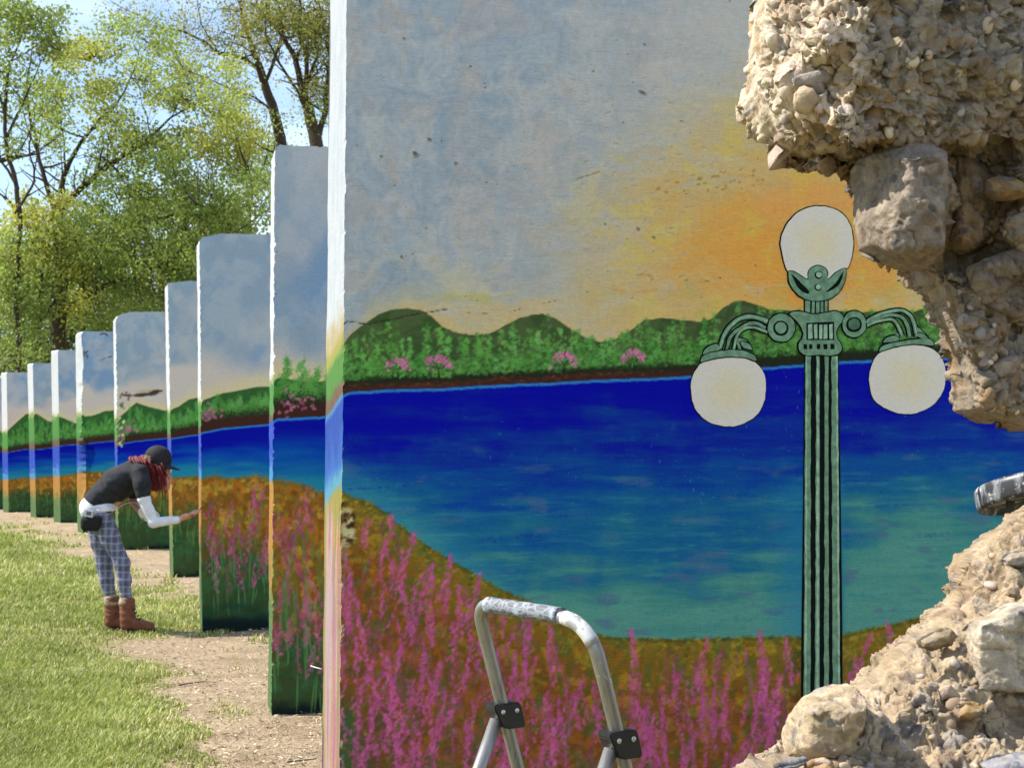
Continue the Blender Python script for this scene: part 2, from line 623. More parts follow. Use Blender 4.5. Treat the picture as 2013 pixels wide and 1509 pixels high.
def far_paint(S, hill, shore, wbot, beige_y, k, glow=None, pink=(), spikes=0, spike_rng=None, dark_y=None, bottom=None):
    """sky, hills, tree line, bank, water and flower field of one slab"""
    sky_far(S, beige_y, k)
    hy, sy, by = poly(S, hill), poly(S, shore), poly(S, wbot)
    PX, PY = S.PX, S.PY
    S.fill(smooth(-0.16 * k, 0, PY - hy) * smooth(0.3, 0.5, S.N + 0.15) * 0.8, (183, 175, 132) if not glow else glow)
    m = smooth(-1.2, 1.2, PY - hy + (S.N - 0.5) * 2)
    S.fill(m, (42, 82, 42))
    span = np.mean(sy - hy)
    n = fbm2(PX / (0.05 * k), PY / (0.07 * k), 3, S.seed + 50)
    S.fill(smooth(0.45, 0.65, n) * smooth(0, 0.35 * span, PY - hy) * smooth(0.1 * span, 0.3 * span, sy - PY), (62, 118, 52))
    x0, x1 = PX[:, 0].min(), PX.max()
    vis = [p[0] for p in hill]
    xa, xb = x0 - 5, min(x1, vis[-1] + 120)
    step = 0.075 * k
    x = xa
    while x < xb:
        h0 = np.interp(x, [p[0] for p in hill], [p[1] for p in hill]); s0 = np.interp(x, [p[0] for p in shore], [p[1] for p in shore])
        top = s0 - rnd(0.55, 0.98) * (s0 - h0)
        if glow:
            top = h0 - rnd(-0.06, 0.1) * k
        for j in range(9):
            f = j / 8
            S.stamp(x + rnd(-1, 1) * step * (0.2 + 0.6 * f), top + (s0 - 0.12 * k - top) * f, step * (0.25 + 0.4 * f), 0.045 * k, rnd(-.5, .5), jit((74, 132, 62), 14), 0.75, 0.6, 0.9)
        x += step * rnd(0.8, 1.3)
    S.fill(smooth(-0.16 * k, -0.07 * k, PY - sy + (S.N - .5) * 0.1 * k), (32, 40, 26))
    S.fill(smooth(-0.09 * k, -0.06 * k, PY - sy + (S.N - .5) * 0.08 * k) * 0.85, (58, 30, 24))
    for (bx, byy, r) in pink:
        for j in range(26):
            S.stamp(bx + random.gauss(0, r * .6), byy + random.gauss(0, r * .38), r * .2, r * .17, rnd(0, 3), jit((150, 88, 118), 18), .8, .6, .8)
    # water
    wm = smooth(-1.0, 1.0, PY - sy)
    f = (PY - sy) / np.maximum(1, by - sy) + (fbm2(PX / (0.5 * k), PY / (0.06 * k), 3, S.seed + 60) - .5) * 0.5
    cw = np.array([0, 6, 140.0])[None, None] * (1 - smooth(0.1, 0.55, f))[..., None] + np.array([0, 62, 150.0])[None, None] * smooth(0.1, 0.55, f)[..., None]
    deep = smooth(0.5, 0.95, f)[..., None]
    cw = cw * (1 - deep) + np.array([22, 112, 140.0]) * deep
    S.fill(wm, cw)
    S.fill(wm * smooth(0.02 * k, 0.008 * k, PY - sy), (40, 112, 176))
    # flower field
    bb = bottom
    e = PY - by + (S.N - .5) * 0.08 * k
    fm = smooth(-1.0, 1.0, e)
    d = np.clip((PY - by) / (bb - by), 0, 1)
    n = fbm2(PX / (0.09 * k), PY / (0.11 * k), 4, S.seed + 70)
    n2 = fbm2(PX / (0.035 * k), PY / (0.2 * k), 3, S.seed + 71)
    c = np.zeros(PX.shape + (3,)) + (112, 72, 22)
    def mx(m, q):
        nonlocal c
        c = c * (1 - m[..., None]) + np.array(q, float) * m[..., None]
    mx(smooth(.48, .62, n), (146, 92, 24))
    mx(smooth(.56, .68, fbm2(PX / (0.07 * k), PY / (0.07 * k), 3, S.seed + 72)), (158, 124, 44))
    dk = 0.42 if dark_y is None else (dark_y - np.mean(by[0])) / (bb - np.mean(by[0]))
    mx(smooth(dk * .55, dk * 1.2, d + (n - .5) * .5), (44, 62, 34))
    mx(smooth(.5, .7, n2) * smooth(.1, .3, d) * smooth(1, .5, d) * .55, (74, 104, 52))
    mx(smooth(.93, .985, d + (n - .5) * .12), (14, 26, 24))
    S.fill(fm, c)
    S.fill(fm * smooth(0.05 * k, 0.0, PY - by) * .7, (88, 84, 34))
    xr = (x0 - 4, xb)
    yb0 = [p[1] for p in wbot]; xb0 = [p[0] for p in wbot]
    for j in range(1100):
        x = rnd(*xr); y1 = np.interp(x, xb0, yb0); y = y1 + (bb - y1) * rnd(.02, .55) ** 1.25
        f = (y - y1) / (bb - y1)
        cq = random.choice(((150, 92, 28), (160, 128, 44), (118, 70, 26), (84, 84, 36), (96, 58, 26), (70, 92, 46), (128, 110, 40))) if f < dk * .7 else random.choice(((52, 84, 46), (40, 66, 40), (78, 92, 46), (64, 56, 30)))
        S.stamp(x, y, rnd(.010, .028) * k, rnd(.010, .034) * k, rnd(-1, 1), jit(cq, 14), rnd(.3, .65), .8, 1.1)
    # leaf dabs in the lower dark part
    for j in range(int(260)):
        x, y = rnd(*xr), bb - (bb - np.interp(x0, [p[0] for p in wbot], [p[1] for p in wbot])) * rnd(.08, .5)
        S.stamp(x, y, .05 * k, .03 * k, rnd(-.6, .6), jit((38, 84, 52), 16), .38, .8, .9)
    if spikes:
        for j in range(spikes):
            x = rnd(*xr); y0 = rnd(*spike_rng); L = rnd(.10, .30) * k; a = rnd(-.35, .35)
            S.line([(x + rnd(-3, 3), y0 + L), (x + rnd(-4, 4) - a * 20, y0 + L * 1.9)], .014 * k, (70, 112, 66), .8)
            cc = jit((152, 74, 118), 18)
            for q in range(11):
                f = q / 10
                S.stamp(x - a * L * (f - .5) * 1.2 + random.gauss(0, .010 * k), y0 + L * f, (.007 + .010 * f) * k, .022 * k, a + rnd(-.6, .6), jit(cc, 16), rnd(.4, .85), .8, .8)
    else:
        for j in range(70):
            x = rnd(*xr); y0 = np.interp(x, [p[0] for p in wbot], [p[1] for p in wbot]) + rnd(.25, .6) * k
            S.line([(x, y0), (x + rnd(-.05, .05) * k, y0 + rnd(.15, .3) * k)], .012 * k, jit((86, 112, 52), 14), .6)


def end_bands(yh, ys, yb, ybot, seed, white=(246, 250, 252)):
    """colour bands of a narrow slab end: sky white, green, brown, blue, orange, green"""
    def f(py, k, z):
        n = (fbm2(z * 30, k * 3, 3, seed) - .5) * 2
        s = (ys - yh)
        c = np.zeros(py.shape + (3,)) + np.array(white, float)
        def mx(y0, w, q):
            nonlocal c
            m = smooth(y0 - w, y0 + w, py + n * w * 1.5)[..., None]
            c = c * (1 - m) + np.array(q, float) * m
        mx(yh - .12 * s, .10 * s, (206, 196, 130))
        mx(yh, .1 * s, (92, 164, 74))
        mx(ys - .22 * s, .08 * s, (120, 96, 76))
        mx(ys, .04 * s, (40, 84, 214))
        mx(ys + .72 * (yb - ys), .2 * s, (84, 164, 220))
        mx(yb, .06 * s, (206, 148, 62))
        mx(yb + .45 * (ybot - yb), .15 * (ybot - yb), (104, 140, 80))
        return c
    return f


GROUP = 'painted slabs standing one behind the other'
SLABS = []


def far_slab(bl, tl, t, e_m, cell, label, hill, shore, wbot, beige, bottom, seed, top_fn=None, rough=.004, bulge=None, extra=None, rc=.02, W=1.7, **kw):
    vis = (max(p[0] for p in hill) - bl[0])
    S = Slab(bl, tl, t, e_m, W, cell, seed=seed)
    cf = vis / S.scale / max(.25, math.cos(S.b + math.atan2(S.g[0], S.g[1]))) * 1.15 + .1
    S = Slab(bl, tl, t, e_m, W, cell, seed=seed, coarse_from=min(cf, W - .1))
    k = S.scale
    far_paint(S, hill, shore, wbot, beige, k, bottom=bottom, **kw)
    if extra:
        extra(S)
    hx, hyv = hill[0][0], hill[0][1]
    S.build('painted_slab', label, GROUP, end_bands(hyv, shore[0][1], wbot[0][1], bottom, seed), top_fn, rough, bulge, rc)
    SLABS.append(S)
    return S


random.seed(21)
# far left, mostly beyond the frame
far_slab((-78, 1001), (-86, 744), .36, .12, .022, 'painted slab cut off by the left border, farthest of the row',
         [(-66, 842), (-20, 820), (4, 852), (40, 850)], [(-66, 892), (4, 887)], [(-66, 948), (4, 943)], 806, 1001, 1)
far_slab((17, 1007), (11, 732), .36, .115, .018, 'painted slab at the far left whose green hill only rises towards its right',
         [(12, 849), (30, 832), (52, 813), (80, 812)], [(12, 889), (53, 882)], [(12, 943), (53, 938)], 802, 1007, 2)
far_slab((71, 1017), (62, 714), .36, .105, .018, 'painted slab with a small hill peak against its sunlit end, second whole one from left',
         [(62, 816), (72, 813), (95, 828), (110, 829), (140, 840)], [(63, 884), (107, 879)], [(63, 940), (107, 935)], 795, 1017, 3)
far_slab((119, 1027), (111, 688), .36, .125, .016, 'painted slab with a valley between two green hills, just left of the ragged-ended slab',
         [(112, 818), (122, 820), (148, 832), (160, 824), (200, 815)], [(112, 876), (166, 871)], [(112, 935), (166, 930)], 778, 1027, 4)


def ex4(S):
    S.line([(196, 657), (206, 655), (212, 660)], 4, (40, 44, 48), .9)
    for j in range(14):
        S.stamp(rnd(162, 172), rnd(690, 704), 3.2, 2.2, rnd(0, 3), (62, 74, 82), .7)
    S.line([(193, 710), (214, 701), (222, 700)], 1.6, (60, 62, 64), .9)
    S.line([(212, 702), (222, 700)], 3, (50, 52, 54), .9)


def bulge4(z):
    # ragged broken end at water height
    P = [(0, 0), (.55, .0), (.8, .03), (1.0, .06), (1.2, .085), (1.4, .095), (1.5, .08), (1.57, .0), (2.4, .0), (2.9, .015), (3.4, 0)]
    a = np.array(P)
    w = np.interp(z, a[:, 0], a[:, 1])
    return w * 2.3 + (fbm2(z * 18, z * 0, 4, 77) - .5) * .09 * (z < 1.75) * (z > .9) + .02 * smooth(2.55, 2.5, z) * smooth(2.35, 2.45, z)


far_slab((163, 1047), (158, 651), .36, .09, .012, 'painted slab with a ragged broken blue patch on its left end behind the bent person',
         [(160, 812), (168, 818), (182, 817), (206, 808), (228, 806), (260, 800)], [(160, 872), (230, 865)], [(160, 928), (230, 926)], 760, 1047, 5,
         rough=.012, bulge=bulge4, extra=ex4, rc=.05)


def ex5(S):
    for a, b2, w in (((238, 772), (262, 777), 5), ((262, 777), (296, 774), 9), ((294, 774), (312, 769), 12), ((312, 769), (319, 767), 4)):
        S.line([a, b2], w, (58, 50, 44), .95, .4)
    for j in range(14):
        S.stamp(rnd(234, 258), rnd(766, 784), 3.5, 2, rnd(0, 3), (96, 84, 74), .7)
    for j in range(40):
        S.stamp(rnd(229, 244), rnd(785, 880), 4, 3, rnd(0, 3), jit((190, 186, 150), 30) if rnd(0, 1) > .5 else (58, 92, 54), .8)
    m = np.exp(-(((S.PX - 295) / 26) ** 2 + ((S.PY - 773) / 6) ** 2) ** 2)
    S.dy += .03 * m


far_slab((233, 1081), (227, 612), .36, .035, .011, 'painted slab with a long dark crack below its pale sky, behind the bent person',
         [(229, 815), (240, 812), (268, 791), (295, 800), (325, 807), (360, 800)], [(229, 870), (330, 860)], [(229, 933), (330, 930)], 742, 1081, 6,
         top_fn=lambda x: -.06 * np.exp(-(x / .14) ** 2) + .02 * (fbm2(x * 26, x * 0, 3, 5) - .5), rough=.012, extra=ex5, rc=.05,
         pink=((250, 846, 20),))
far_slab((341, 1133), (329, 556), .34, .035, .0095, 'painted slab with green slopes and no pink flowers, behind the stretched hand',
         [(331, 806), (350, 800), (372, 787), (392, 783), (430, 780)], [(333, 861), (394, 855)], [(333, 939), (394, 937)], 716, 1133, 7, rough=.006,
         top_fn=lambda x: .022 * smooth(.02, .25, x))


def ex7(S):
    for j in range(30):
        S.stamp(rnd(402, 530), rnd(1190, 1236), rnd(14, 30), rnd(6, 12), rnd(-.4, .2), jit((22, 58, 40), 10), .45, .8, .9)
    S.fill(smooth(1206, 1222, S.PY + 10 * (S.N - .5) + 12 * (fbm2(S.PX / 30, S.PY / 30, 2, 3) - .5)), (12, 26, 26))


far_slab((398, 1242), (392, 468), .34, .022, .0068, 'painted slab of pink flowers over dark leaves, the one the person is touching',
         [(392, 789), (430, 780), (470, 773), (505, 766), (540, 766), (620, 775)], [(392, 850), (540, 837)], [(392, 940), (420, 937), (450, 944), (475, 941), (505, 937), (525, 942), (560, 952)], 700, 1242, 8,
         pink=((415, 818, 22),), spikes=110, spike_rng=(945, 1120), dark_y=1110, top_fn=lambda x: .038 * np.clip(x / .17, 0, 1), extra=ex7, rough=.005)


def ex8(S):
    S.fill(smooth(700, 735, S.PY) * smooth(748, 735, S.PY) * .8, (186, 176, 120))


S8 = far_slab((534, 1404), (540, 285), .34, .020, .0050, 'tall painted slab with pink flowers standing right beside the nearest and largest slab',
              [(536, 742), (560, 744), (600, 750), (640, 750), (760, 740)], [(536, 823), (640, 818)], [(530, 942), (560, 944), (590, 950), (632, 968), (800, 1040)], 682, 1404, 9,
              glow=(186, 176, 120), pink=((584, 795, 27),), spikes=130, spike_rng=(950, 1260), dark_y=1290, rc=.028, rough=.006,
              top_fn=lambda x: .012 * (fbm2(x * 40, x * 0, 3, 9) - .5))

# ------------------------------------------------------------------ the nearest slab with the big lake and lamp
random.seed(5)
S = Slab((664, 1812), (684, -190), .30, .054, 2.95, .0040, zmin=.38, coarse_from=2.48, seed=12)
S9 = S
PX, PY = S.PX, S.PY
u, v = PX / 100, PY / 100


def mixm(m, c):
    S.fill(m, c)


_wu = fbm2(u * 1.3, v * 1.3, 4, 190) - .5; _wv = fbm2(u * 1.3 + 40, v * 1.3, 4, 191) - .5
u0, v0 = u, v; u, v = u + .75 * _wu, v + .75 * _wv
n1 = fbm2(u * .75 + 3, v * .9, 5, 101)
n2 = fbm2(u * 1.9, v * 2.0 + 7, 5, 102)
n3 = fbm2(u * 1.3 + 11, v * 1.1, 4, 103)
st = fbm2(u * .9, v * 9, 4, 104)           # long horizontal brush marks
S.col[:] = (134, 149, 162)
mixm(smooth(.48, .64, n1) * .6, (122, 141, 158))
mixm(smooth(.50, .68, n2) * .75, (154, 161, 166))
mixm(smooth(.57, .70, n3) * .35, (158, 150, 146))
mixm(smooth(.60, .72, fbm2(u * 2.6 + 4, v * 2.2, 4, 110)) * .35, (164, 152, 142))
mixm(smooth(.42, .62, fbm2(u * 7, v * 7, 4, 193)) * .22, (168, 172, 172))
mixm(smooth(.5, .66, fbm2(u * 11, v * 5, 3, 194)) * .18, (112, 122, 128))
mixm(smooth(850, 1400, PX + 140 * (n2 - .5) + (PY - 300) * .45) * .72, (168, 167, 160))
# warm light round the painted lamp
d = np.sqrt(((PX - 1640) / 1.25) ** 2 + ((PY - 520) / .85) ** 2)
w1 = smooth(500, 150, d + 240 * (n2 - .5) + 90 * (st - .5) + 60 * (n1 - .5))
mixm(w1 * .8, (182, 166, 116))
mixm(smooth(470, 180, d + 260 * (n3 - .5) + 80 * (st - .5)) * .75, (184, 150, 80))
d2 = np.sqrt(((PX - 1540) / 1.2) ** 2 + ((PY - 520) / .9) ** 2)
mixm(smooth(250, 20, d2 + 200 * (n1 - .5) + 140 * (n2 - .5) + 50 * (st - .5)) * .8, (200, 140, 60))
mixm(smooth(.52, .66, n2) * smooth(520, 300, d) * .45, (190, 168, 68))
mixm(smooth(60, 0, np.abs(PY - 395 - 25 * (n1 - .5) * 2)) * smooth(1420, 1560, PX) * .5, (206, 140, 78))
# pale yellow haze above the hills
hz = smooth(500, 620, PY + 130 * (n2 - .5) + 60 * (st - .5)) * smooth(690, 790, PX + 50 * (n1 - .5))
mixm(hz * smooth(1500, 800, PX) * .7, (172, 166, 132))
mixm(smooth(.5, .65, fbm2(u * 1.2 + 8, v * 2.5, 4, 120)) * hz * .4, (188, 160, 98))
mixm(smooth(.55, .7, fbm2(u * 1.6 + 2, v * 3.5, 4, 121)) * hz * .6, (172, 166, 152))
mixm(smooth(.54, .68, fbm2(u * 1.1 + 21, v * 2.1, 4, 122)) * hz * .5, (160, 156, 78))
mixm(smooth(.58, .78, st) * .16, (176, 180, 176))
mixm(smooth(.60, .72, fbm2(u * .8 + 30, v * 12, 3, 123)) * .1, (120, 134, 150))
mixm(smooth(690, 672, PX + 12 * (n2 - .5)) * smooth(700, 400, PY) * .4, (120, 136, 154))
# dry rough patches, pits and scuffs in the concrete
for j in range(60):
    x, y = rnd(675, 1500), rnd(-20, 600)
    r = rnd(.8, 2.2)
    S.stamp(x, y, r * rnd(1, 1.8), r, rnd(-.5, .5), (74, 78, 82), .75, .5, .6)
for (x, y, rx, ry) in ((818, 305, 8, 7), (845, 275, 6, 5), (1263, 183, 9, 5), (868, 277, 3, 3), (1255, 450, 5, 4), (750, 308, 4, 3), (925, 131, 3, 3), (795, 77, 4, 3), (1340, 238, 5, 2.5), (790, 506, 4, 4), (896, 322, 5, 4), (1268, 88, 4, 2), (1285, 467, 4, 3)):
    S.stamp(x, y, rx, ry, .4, (112, 112, 104), .95, .35, .5)
    S.stamp(x - rx * .2, y - ry * .5, rx * .8, ry * .45, .4, (58, 58, 54), .85, .5, .5)
S.line([(1132, 352), (1150, 347), (1160, 344), (1172, 340), (1180, 337)], 4, (120, 112, 84), .9)
S.line([(1134, 355), (1133, 375), (1142, 388)], 5, (160, 152, 130), .6)
S.line([(1250, 540), (1268, 538), (1285, 545), (1278, 552)], 4, (150, 112, 60), .8)
S.line([(1200, 568), (1240, 575), (1290, 570)], 6, (190, 128, 66), .6)
for j in range(26):
    t0 = rnd(1280, 1500)
    S.stamp(t0, 370 - (t0 - 1280) * .1 + rnd(-20, 18), rnd(3, 7), rnd(2, 4), rnd(-.5, .5), (140, 110, 56), .6)
for j in range(420):                      # pocked, scraped patches: hollows' shade and lit lips painted as dark and pale dabs
    x, y = random.gauss(1230, 190), random.gauss(330, 130)
    if not (690 < x < 1480 and y < 580):
        continue
    r = rnd(1.6, 5); a_ = rnd(-.6, .4)
    S.stamp(x, y + r * .7, r * rnd(1, 2), r * .55, a_, (184, 184, 176), rnd(.15, .45), .8, .9)
    S.stamp(x, y, r * rnd(1, 2), r * .5, a_, (118, 114, 106), rnd(.2, .55), .8, .9)
for j in range(60):
    x, y = rnd(680, 1300), rnd(60, 560)
    S.stamp(x, y, rnd(25, 90), rnd(.8, 1.8), rnd(-.05, .02), random.choice(((176, 182, 184), (110, 122, 134))), rnd(.15, .4), .9, .9)
rb = fbm2(u * 6, v * 7, 4, 130)
rp = smooth(.5, .64, fbm2(u * 1.1 + 60, v * 1.4, 3, 131)) * smooth(520, 380, np.abs(PY - 330) + 120)
S.dy += .0022 * rp * (rb - .5)

# hills
HILL = [(600, 705), (668, 676), (690, 657), (715, 637), (745, 618), (770, 609), (800, 606), (830, 610), (850, 623), (870, 643), (900, 655), (935, 659), (965, 655), (990, 641),
        (1020, 626), (1045, 619), (1068, 617), (1092, 626), (1120, 646), (1150, 663), (1180, 673), (1208, 668), (1240, 650), (1265, 630), (1300, 625), (1340, 629), (1375, 633), (1400, 626),
        (1420, 606), (1440, 594), (1460, 591), (1485, 598), (1510, 608), (1560, 612), (1700, 613), (1800, 612), (1830, 603), (1870, 596), (1960, 590), (2100, 600)]
SHORE = [(600, 776), (668, 771), (740, 767), (800, 764), (870, 763), (940, 758), (1020, 754), (1100, 751), (1180, 746), (1240, 744), (1300, 742), (1360, 738), (1430, 731), (1500, 722), (1580, 716), (1640, 711), (1700, 708), (1760, 705), (1870, 702), (2100, 692)]
FIELD = [(600, 940), (668, 964), (700, 980), (722, 984), (745, 999), (768, 1013), (785, 1032), (810, 1050), (840, 1072), (862, 1086), (890, 1104), (930, 1126), (960, 1143), (985, 1158), (1030, 1178), (1080, 1200), (1130, 1225),
         (1160, 1240), (1190, 1251), (1240, 1254), (1330, 1257), (1400, 1255), (1440, 1253), (1500, 1252), (1580, 1252), (1650, 1250), (1690, 1240), (1725, 1232), (1760, 1226), (1820, 1209), (1870, 1195), (1950, 1165), (2100, 1120)]
hy, sy, fy = poly(S, HILL), poly(S, SHORE), poly(S, FIELD)
mixm(smooth(-34, 0, PY - hy + 30 * (n2 - .5)) * .4, (188, 164, 100))
hm = smooth(-1.5, 1.5, PY - hy + 2 * (S.N - .5))
mixm(hm, (66, 84, 50))
mixm(hm * smooth(.38, .62, fbm2(u * 3, v * 5, 4, 195)), (50, 74, 40))
mixm(hm * smooth(4, 0, PY - hy) * .35, (40, 60, 30))
mixm(hm * smooth(60, 20, sy - PY + 24 * (S.N - .5)), (36, 62, 30))
# tree line: upright dabbed trees, rows from the back to the front
for rowi, (tb, hgt, n_, cc) in enumerate(((42, 84, 46, (70, 124, 56)), (36, 74, 52, (88, 150, 70)), (26, 40, 80, (76, 134, 60)))):
    for j in range(n_):
        x = 655 + (1265 if rowi else 1265) * (j + rnd(.1, .9)) / n_
        s0 = np.interp(x, *zip(*SHORE)); h0 = np.interp(x, *zip(*HILL))
        h = hgt * rnd(.65, 1.25)
        if rowi == 0 and rnd(0, 1) < .35:
            continue
        yb_ = s0 - tb * rnd(.75, 1.2); yt = max(yb_ - h, h0 - 6)
        wd = rnd(9, 17)
        base = jit(cc, 10)
        for q in range(40):
            f = rnd(0, 1) ** .8
            S.stamp(x + random.gauss(0, 1) * wd * (.16 + .55 * f), yt + (yb_ - yt) * f, rnd(3.5, 7), rnd(3, 5.5), rnd(-.7, .7), jit(base, 10), .62, .7, 1.0)
for j in range(520):
    x = rnd(660, 1900); s0 = np.interp(x, *zip(*SHORE))
    S.stamp(x, s0 - rnd(22, 62), rnd(4, 9), rnd(3, 6), rnd(-.6, .6), jit((34, 62, 30), 8), .38, .8, 1.0)
for j in range(420):
    x = rnd(660, 1900); s0 = np.interp(x, *zip(*SHORE))
    S.stamp(x, s0 - rnd(24, 52), rnd(3, 8), rnd(2.5, 5), rnd(-.6, .6), jit((86, 148, 74), 14), .5, .8, 1.0)
bank = np.interp(PX, [668, 1100, 1360, 1500, 1700, 1900], [22, 21, 20, 19, 18, 19])
mixm(smooth(-bank - 5, -bank + 4, PY - sy + 12 * (S.N - .5)), (30, 36, 24))
mixm(smooth(-17, -9, PY - sy + 8 * (S.N - .5)) * smooth(1500, 1300, PX), (54, 34, 26))
for j in range(130):
    x = rnd(665, 1330); s0 = np.interp(x, *zip(*SHORE))
    S.stamp(x, s0 - rnd(4, 15), rnd(4, 10), rnd(1.5, 3.5), rnd(-.2, .2), jit((104, 48, 34), 18), .42, .8, .8)
# small pink blossom trees on the bank
for (x, y, r) in ((782, 718, 26), (862, 716, 29), (1108, 711, 29), (1246, 702, 24)):
    s0 = np.interp(x, *zip(*SHORE))
    S.line([(x + 2, s0 - 8), (x, y + 8)], 4.5, (28, 32, 24), .9)
    for q in (-1, -.3, .4, 1):
        S.line([(x, y + 10), (x + q * r * .7, y - 6 + abs(q) * 4)], 2.6, (38, 34, 30), .75)
    for q in range(62):
        a = rnd(-2.9, .1) if rnd(0, 1) > .25 else rnd(-3.6, .5)
        rr = r * math.sqrt(rnd(.12, 1))
        S.stamp(x + math.cos(a) * rr, y + 5 + math.sin(a) * rr * .85, rnd(2.2, 5), rnd(1.8, 3.6), rnd(0, 3), jit((192, 98, 156), 20), .72, .6, 1.0)
# water
wm = smooth(-1.2, 1.2, PY - sy + 1.5 * (S.N - .5))
u, v = u0, v0
str1 = fbm2(u * .55, v * 4.2, 5, 140, .6)
str2 = fbm2(u * 1.0 + 5, v * 10, 4, 141, .6)
g = (PY - sy) / 470.0 + .40 * (str1 - .5) + .12 * (str2 - .5) + .30 * (n1 - .5) + .16 * (n2 - .5) + .04
g = g + .16 * smooth(1000, 700, PX) * smooth(850, 960, PY) + .12 * smooth(1560, 1800, PX) * smooth(850, 1000, PY)
wc = np.zeros(PX.shape + (3,)) + (0, 4, 146)
for (a, b2, c) in ((.08, .34, (4, 36, 138)), (.24, .52, (4, 66, 138)), (.44, .72, (18, 88, 130)), (.66, .96, (56, 120, 118)), (.84, 1.1, (74, 132, 122))):
    m = smooth(a, b2, g)[..., None]
    wc = wc * (1 - m) + np.array(c, float) * m
m = (smooth(.56, .72, str2) * smooth(.3, .8, g) * .22)[..., None]
wc = wc * (1 - m) + np.array((84, 146, 140.)) * m
m = (smooth(.62, .75, fbm2(u * 1.5 + 3, v * 5, 4, 143)) * smooth(.2, .5, g) * .5)[..., None]
wc = wc * (1 - m) + np.array((72, 92, 130.)) * m
m = (smooth(90, 0, fy - PY) * smooth(1150, 800, PX) * .5)[..., None]
wc = wc * (1 - m) + np.array((58, 138, 148.)) * m
m = (smooth(1480, 1575, PX) * smooth(1665, 1655, PX) * smooth(.4, .7, g) * .5)[..., None]
wc = wc * (1 - m) + np.array((30, 110, 150.)) * m
mixm(wm, wc)
for j in range(150):                       # broad brush strokes in the water
    x, y = rnd(680, 1900), rnd(800, 1230)
    if y > np.interp(x, *zip(*FIELD)) - 12:
        continue
    f = (y - 760) / 480
    c = (0, 8, 150) if rnd(0, 1) < .75 - f else (26, 104, 128)
    S.stamp(x, y, rnd(25, 75), rnd(2.5, 6), rnd(-.06, .03), jit(c, 10), rnd(.1, .28), 1.0, 1.6)
for j in range(230):                       # small pale flecks where bare concrete shows
    x, y = random.choice(((990, 890), (1250, 900), (1160, 970), (1330, 1000), (690, 920), (1540, 760), (1520, 860), (1700, 780), (1350, 950), (1480, 1000), (1780, 960), (1660, 860)))
    x += random.gauss(0, 60); y += random.gauss(0, 45)
    if np.interp(x, *zip(*SHORE)) + 12 < y < np.interp(x, *zip(*FIELD)) - 8:
        S.stamp(x, y, rnd(1, 5), rnd(.8, 1.8), random.choice((0, .1, 1.5, 1.3, .6)), jit((78, 116, 160), 20), rnd(.25, .6), .8, 1.2)
mixm(wm * smooth(7, 4, PY - sy + 2.5 * (S.N - .5)) * .95, (44, 116, 176))
# flower field
fm = smooth(-2.5, 2.5, PY - fy + 9 * (S.N - .5) + 5 * (fbm2(u * 12, v * 12, 3, 197) - .5))
k1 = fbm2(u * 3.0, v * 3.4, 4, 150); k2 = fbm2(u * 5 + 4, v * 4.2, 4, 151); k3 = fbm2(u * 2.2 + 8, v * 2.4, 4, 152)
fc = np.zeros(PX.shape + (3,)) + (104, 64, 24)


def fmx(m, c):
    global fc
    fc = fc * (1 - m[..., None]) + np.array(c, float) * m[..., None]


dd = PY - fy
fmx(smooth(.46, .60, k1), (112, 72, 28))
fmx(smooth(.54, .66, fbm2(u * 5, v * 6, 4, 157)), (128, 78, 28))
fmx(smooth(.54, .66, k2), (88, 72, 26))
fmx(smooth(150, 30, dd + 90 * (k1 - .5)) * .75, (112, 98, 30))
fmx(smooth(.56, .68, fbm2(u * 4.4, v * 5, 4, 158)) * smooth(300, 60, dd) * .7, (150, 126, 36))
fmx(smooth(150, 420, dd) * smooth(.46, .62, k2) * .5, (84, 54, 50))
fmx(smooth(.54, .68, fbm2(u * 3.6 + 9, v * 2.6, 4, 159)) * .6, (70, 86, 42))
fmx(smooth(330, 520, dd + 120 * (k1 - .5)) * .55, (60, 56, 44))
fmx(smooth(725, 668, PX + 40 * (k1 - .5)) * smooth(1330, 1430, PY) * .9, (44, 82, 44))
fmx(smooth(1545, 1575, PX + 10 * (k1 - .5)) * smooth(1640, 1600, PX) * .5, (44, 40, 22))
mixm(fm, fc)
mixm(fm * smooth(10, 2, dd + 6 * (S.N - .5)) * .5, (48, 54, 24))


for j in range(900):                      # green and yellow dabs of the meadow's top
    x = rnd(664, 1900); y = np.interp(x, *zip(*FIELD)) + abs(random.gauss(0, 1)) * 26 - 3
    S.stamp(x, y, rnd(3, 9), rnd(2.5, 5), rnd(-.5, .5), jit(random.choice(((98, 100, 34), (118, 112, 40), (72, 86, 36), (150, 130, 44), (60, 70, 30))), 10), rnd(.35, .7), .8, 1.1)


def infield(x, y, m=4):
    return y > np.interp(x, *zip(*FIELD)) + m


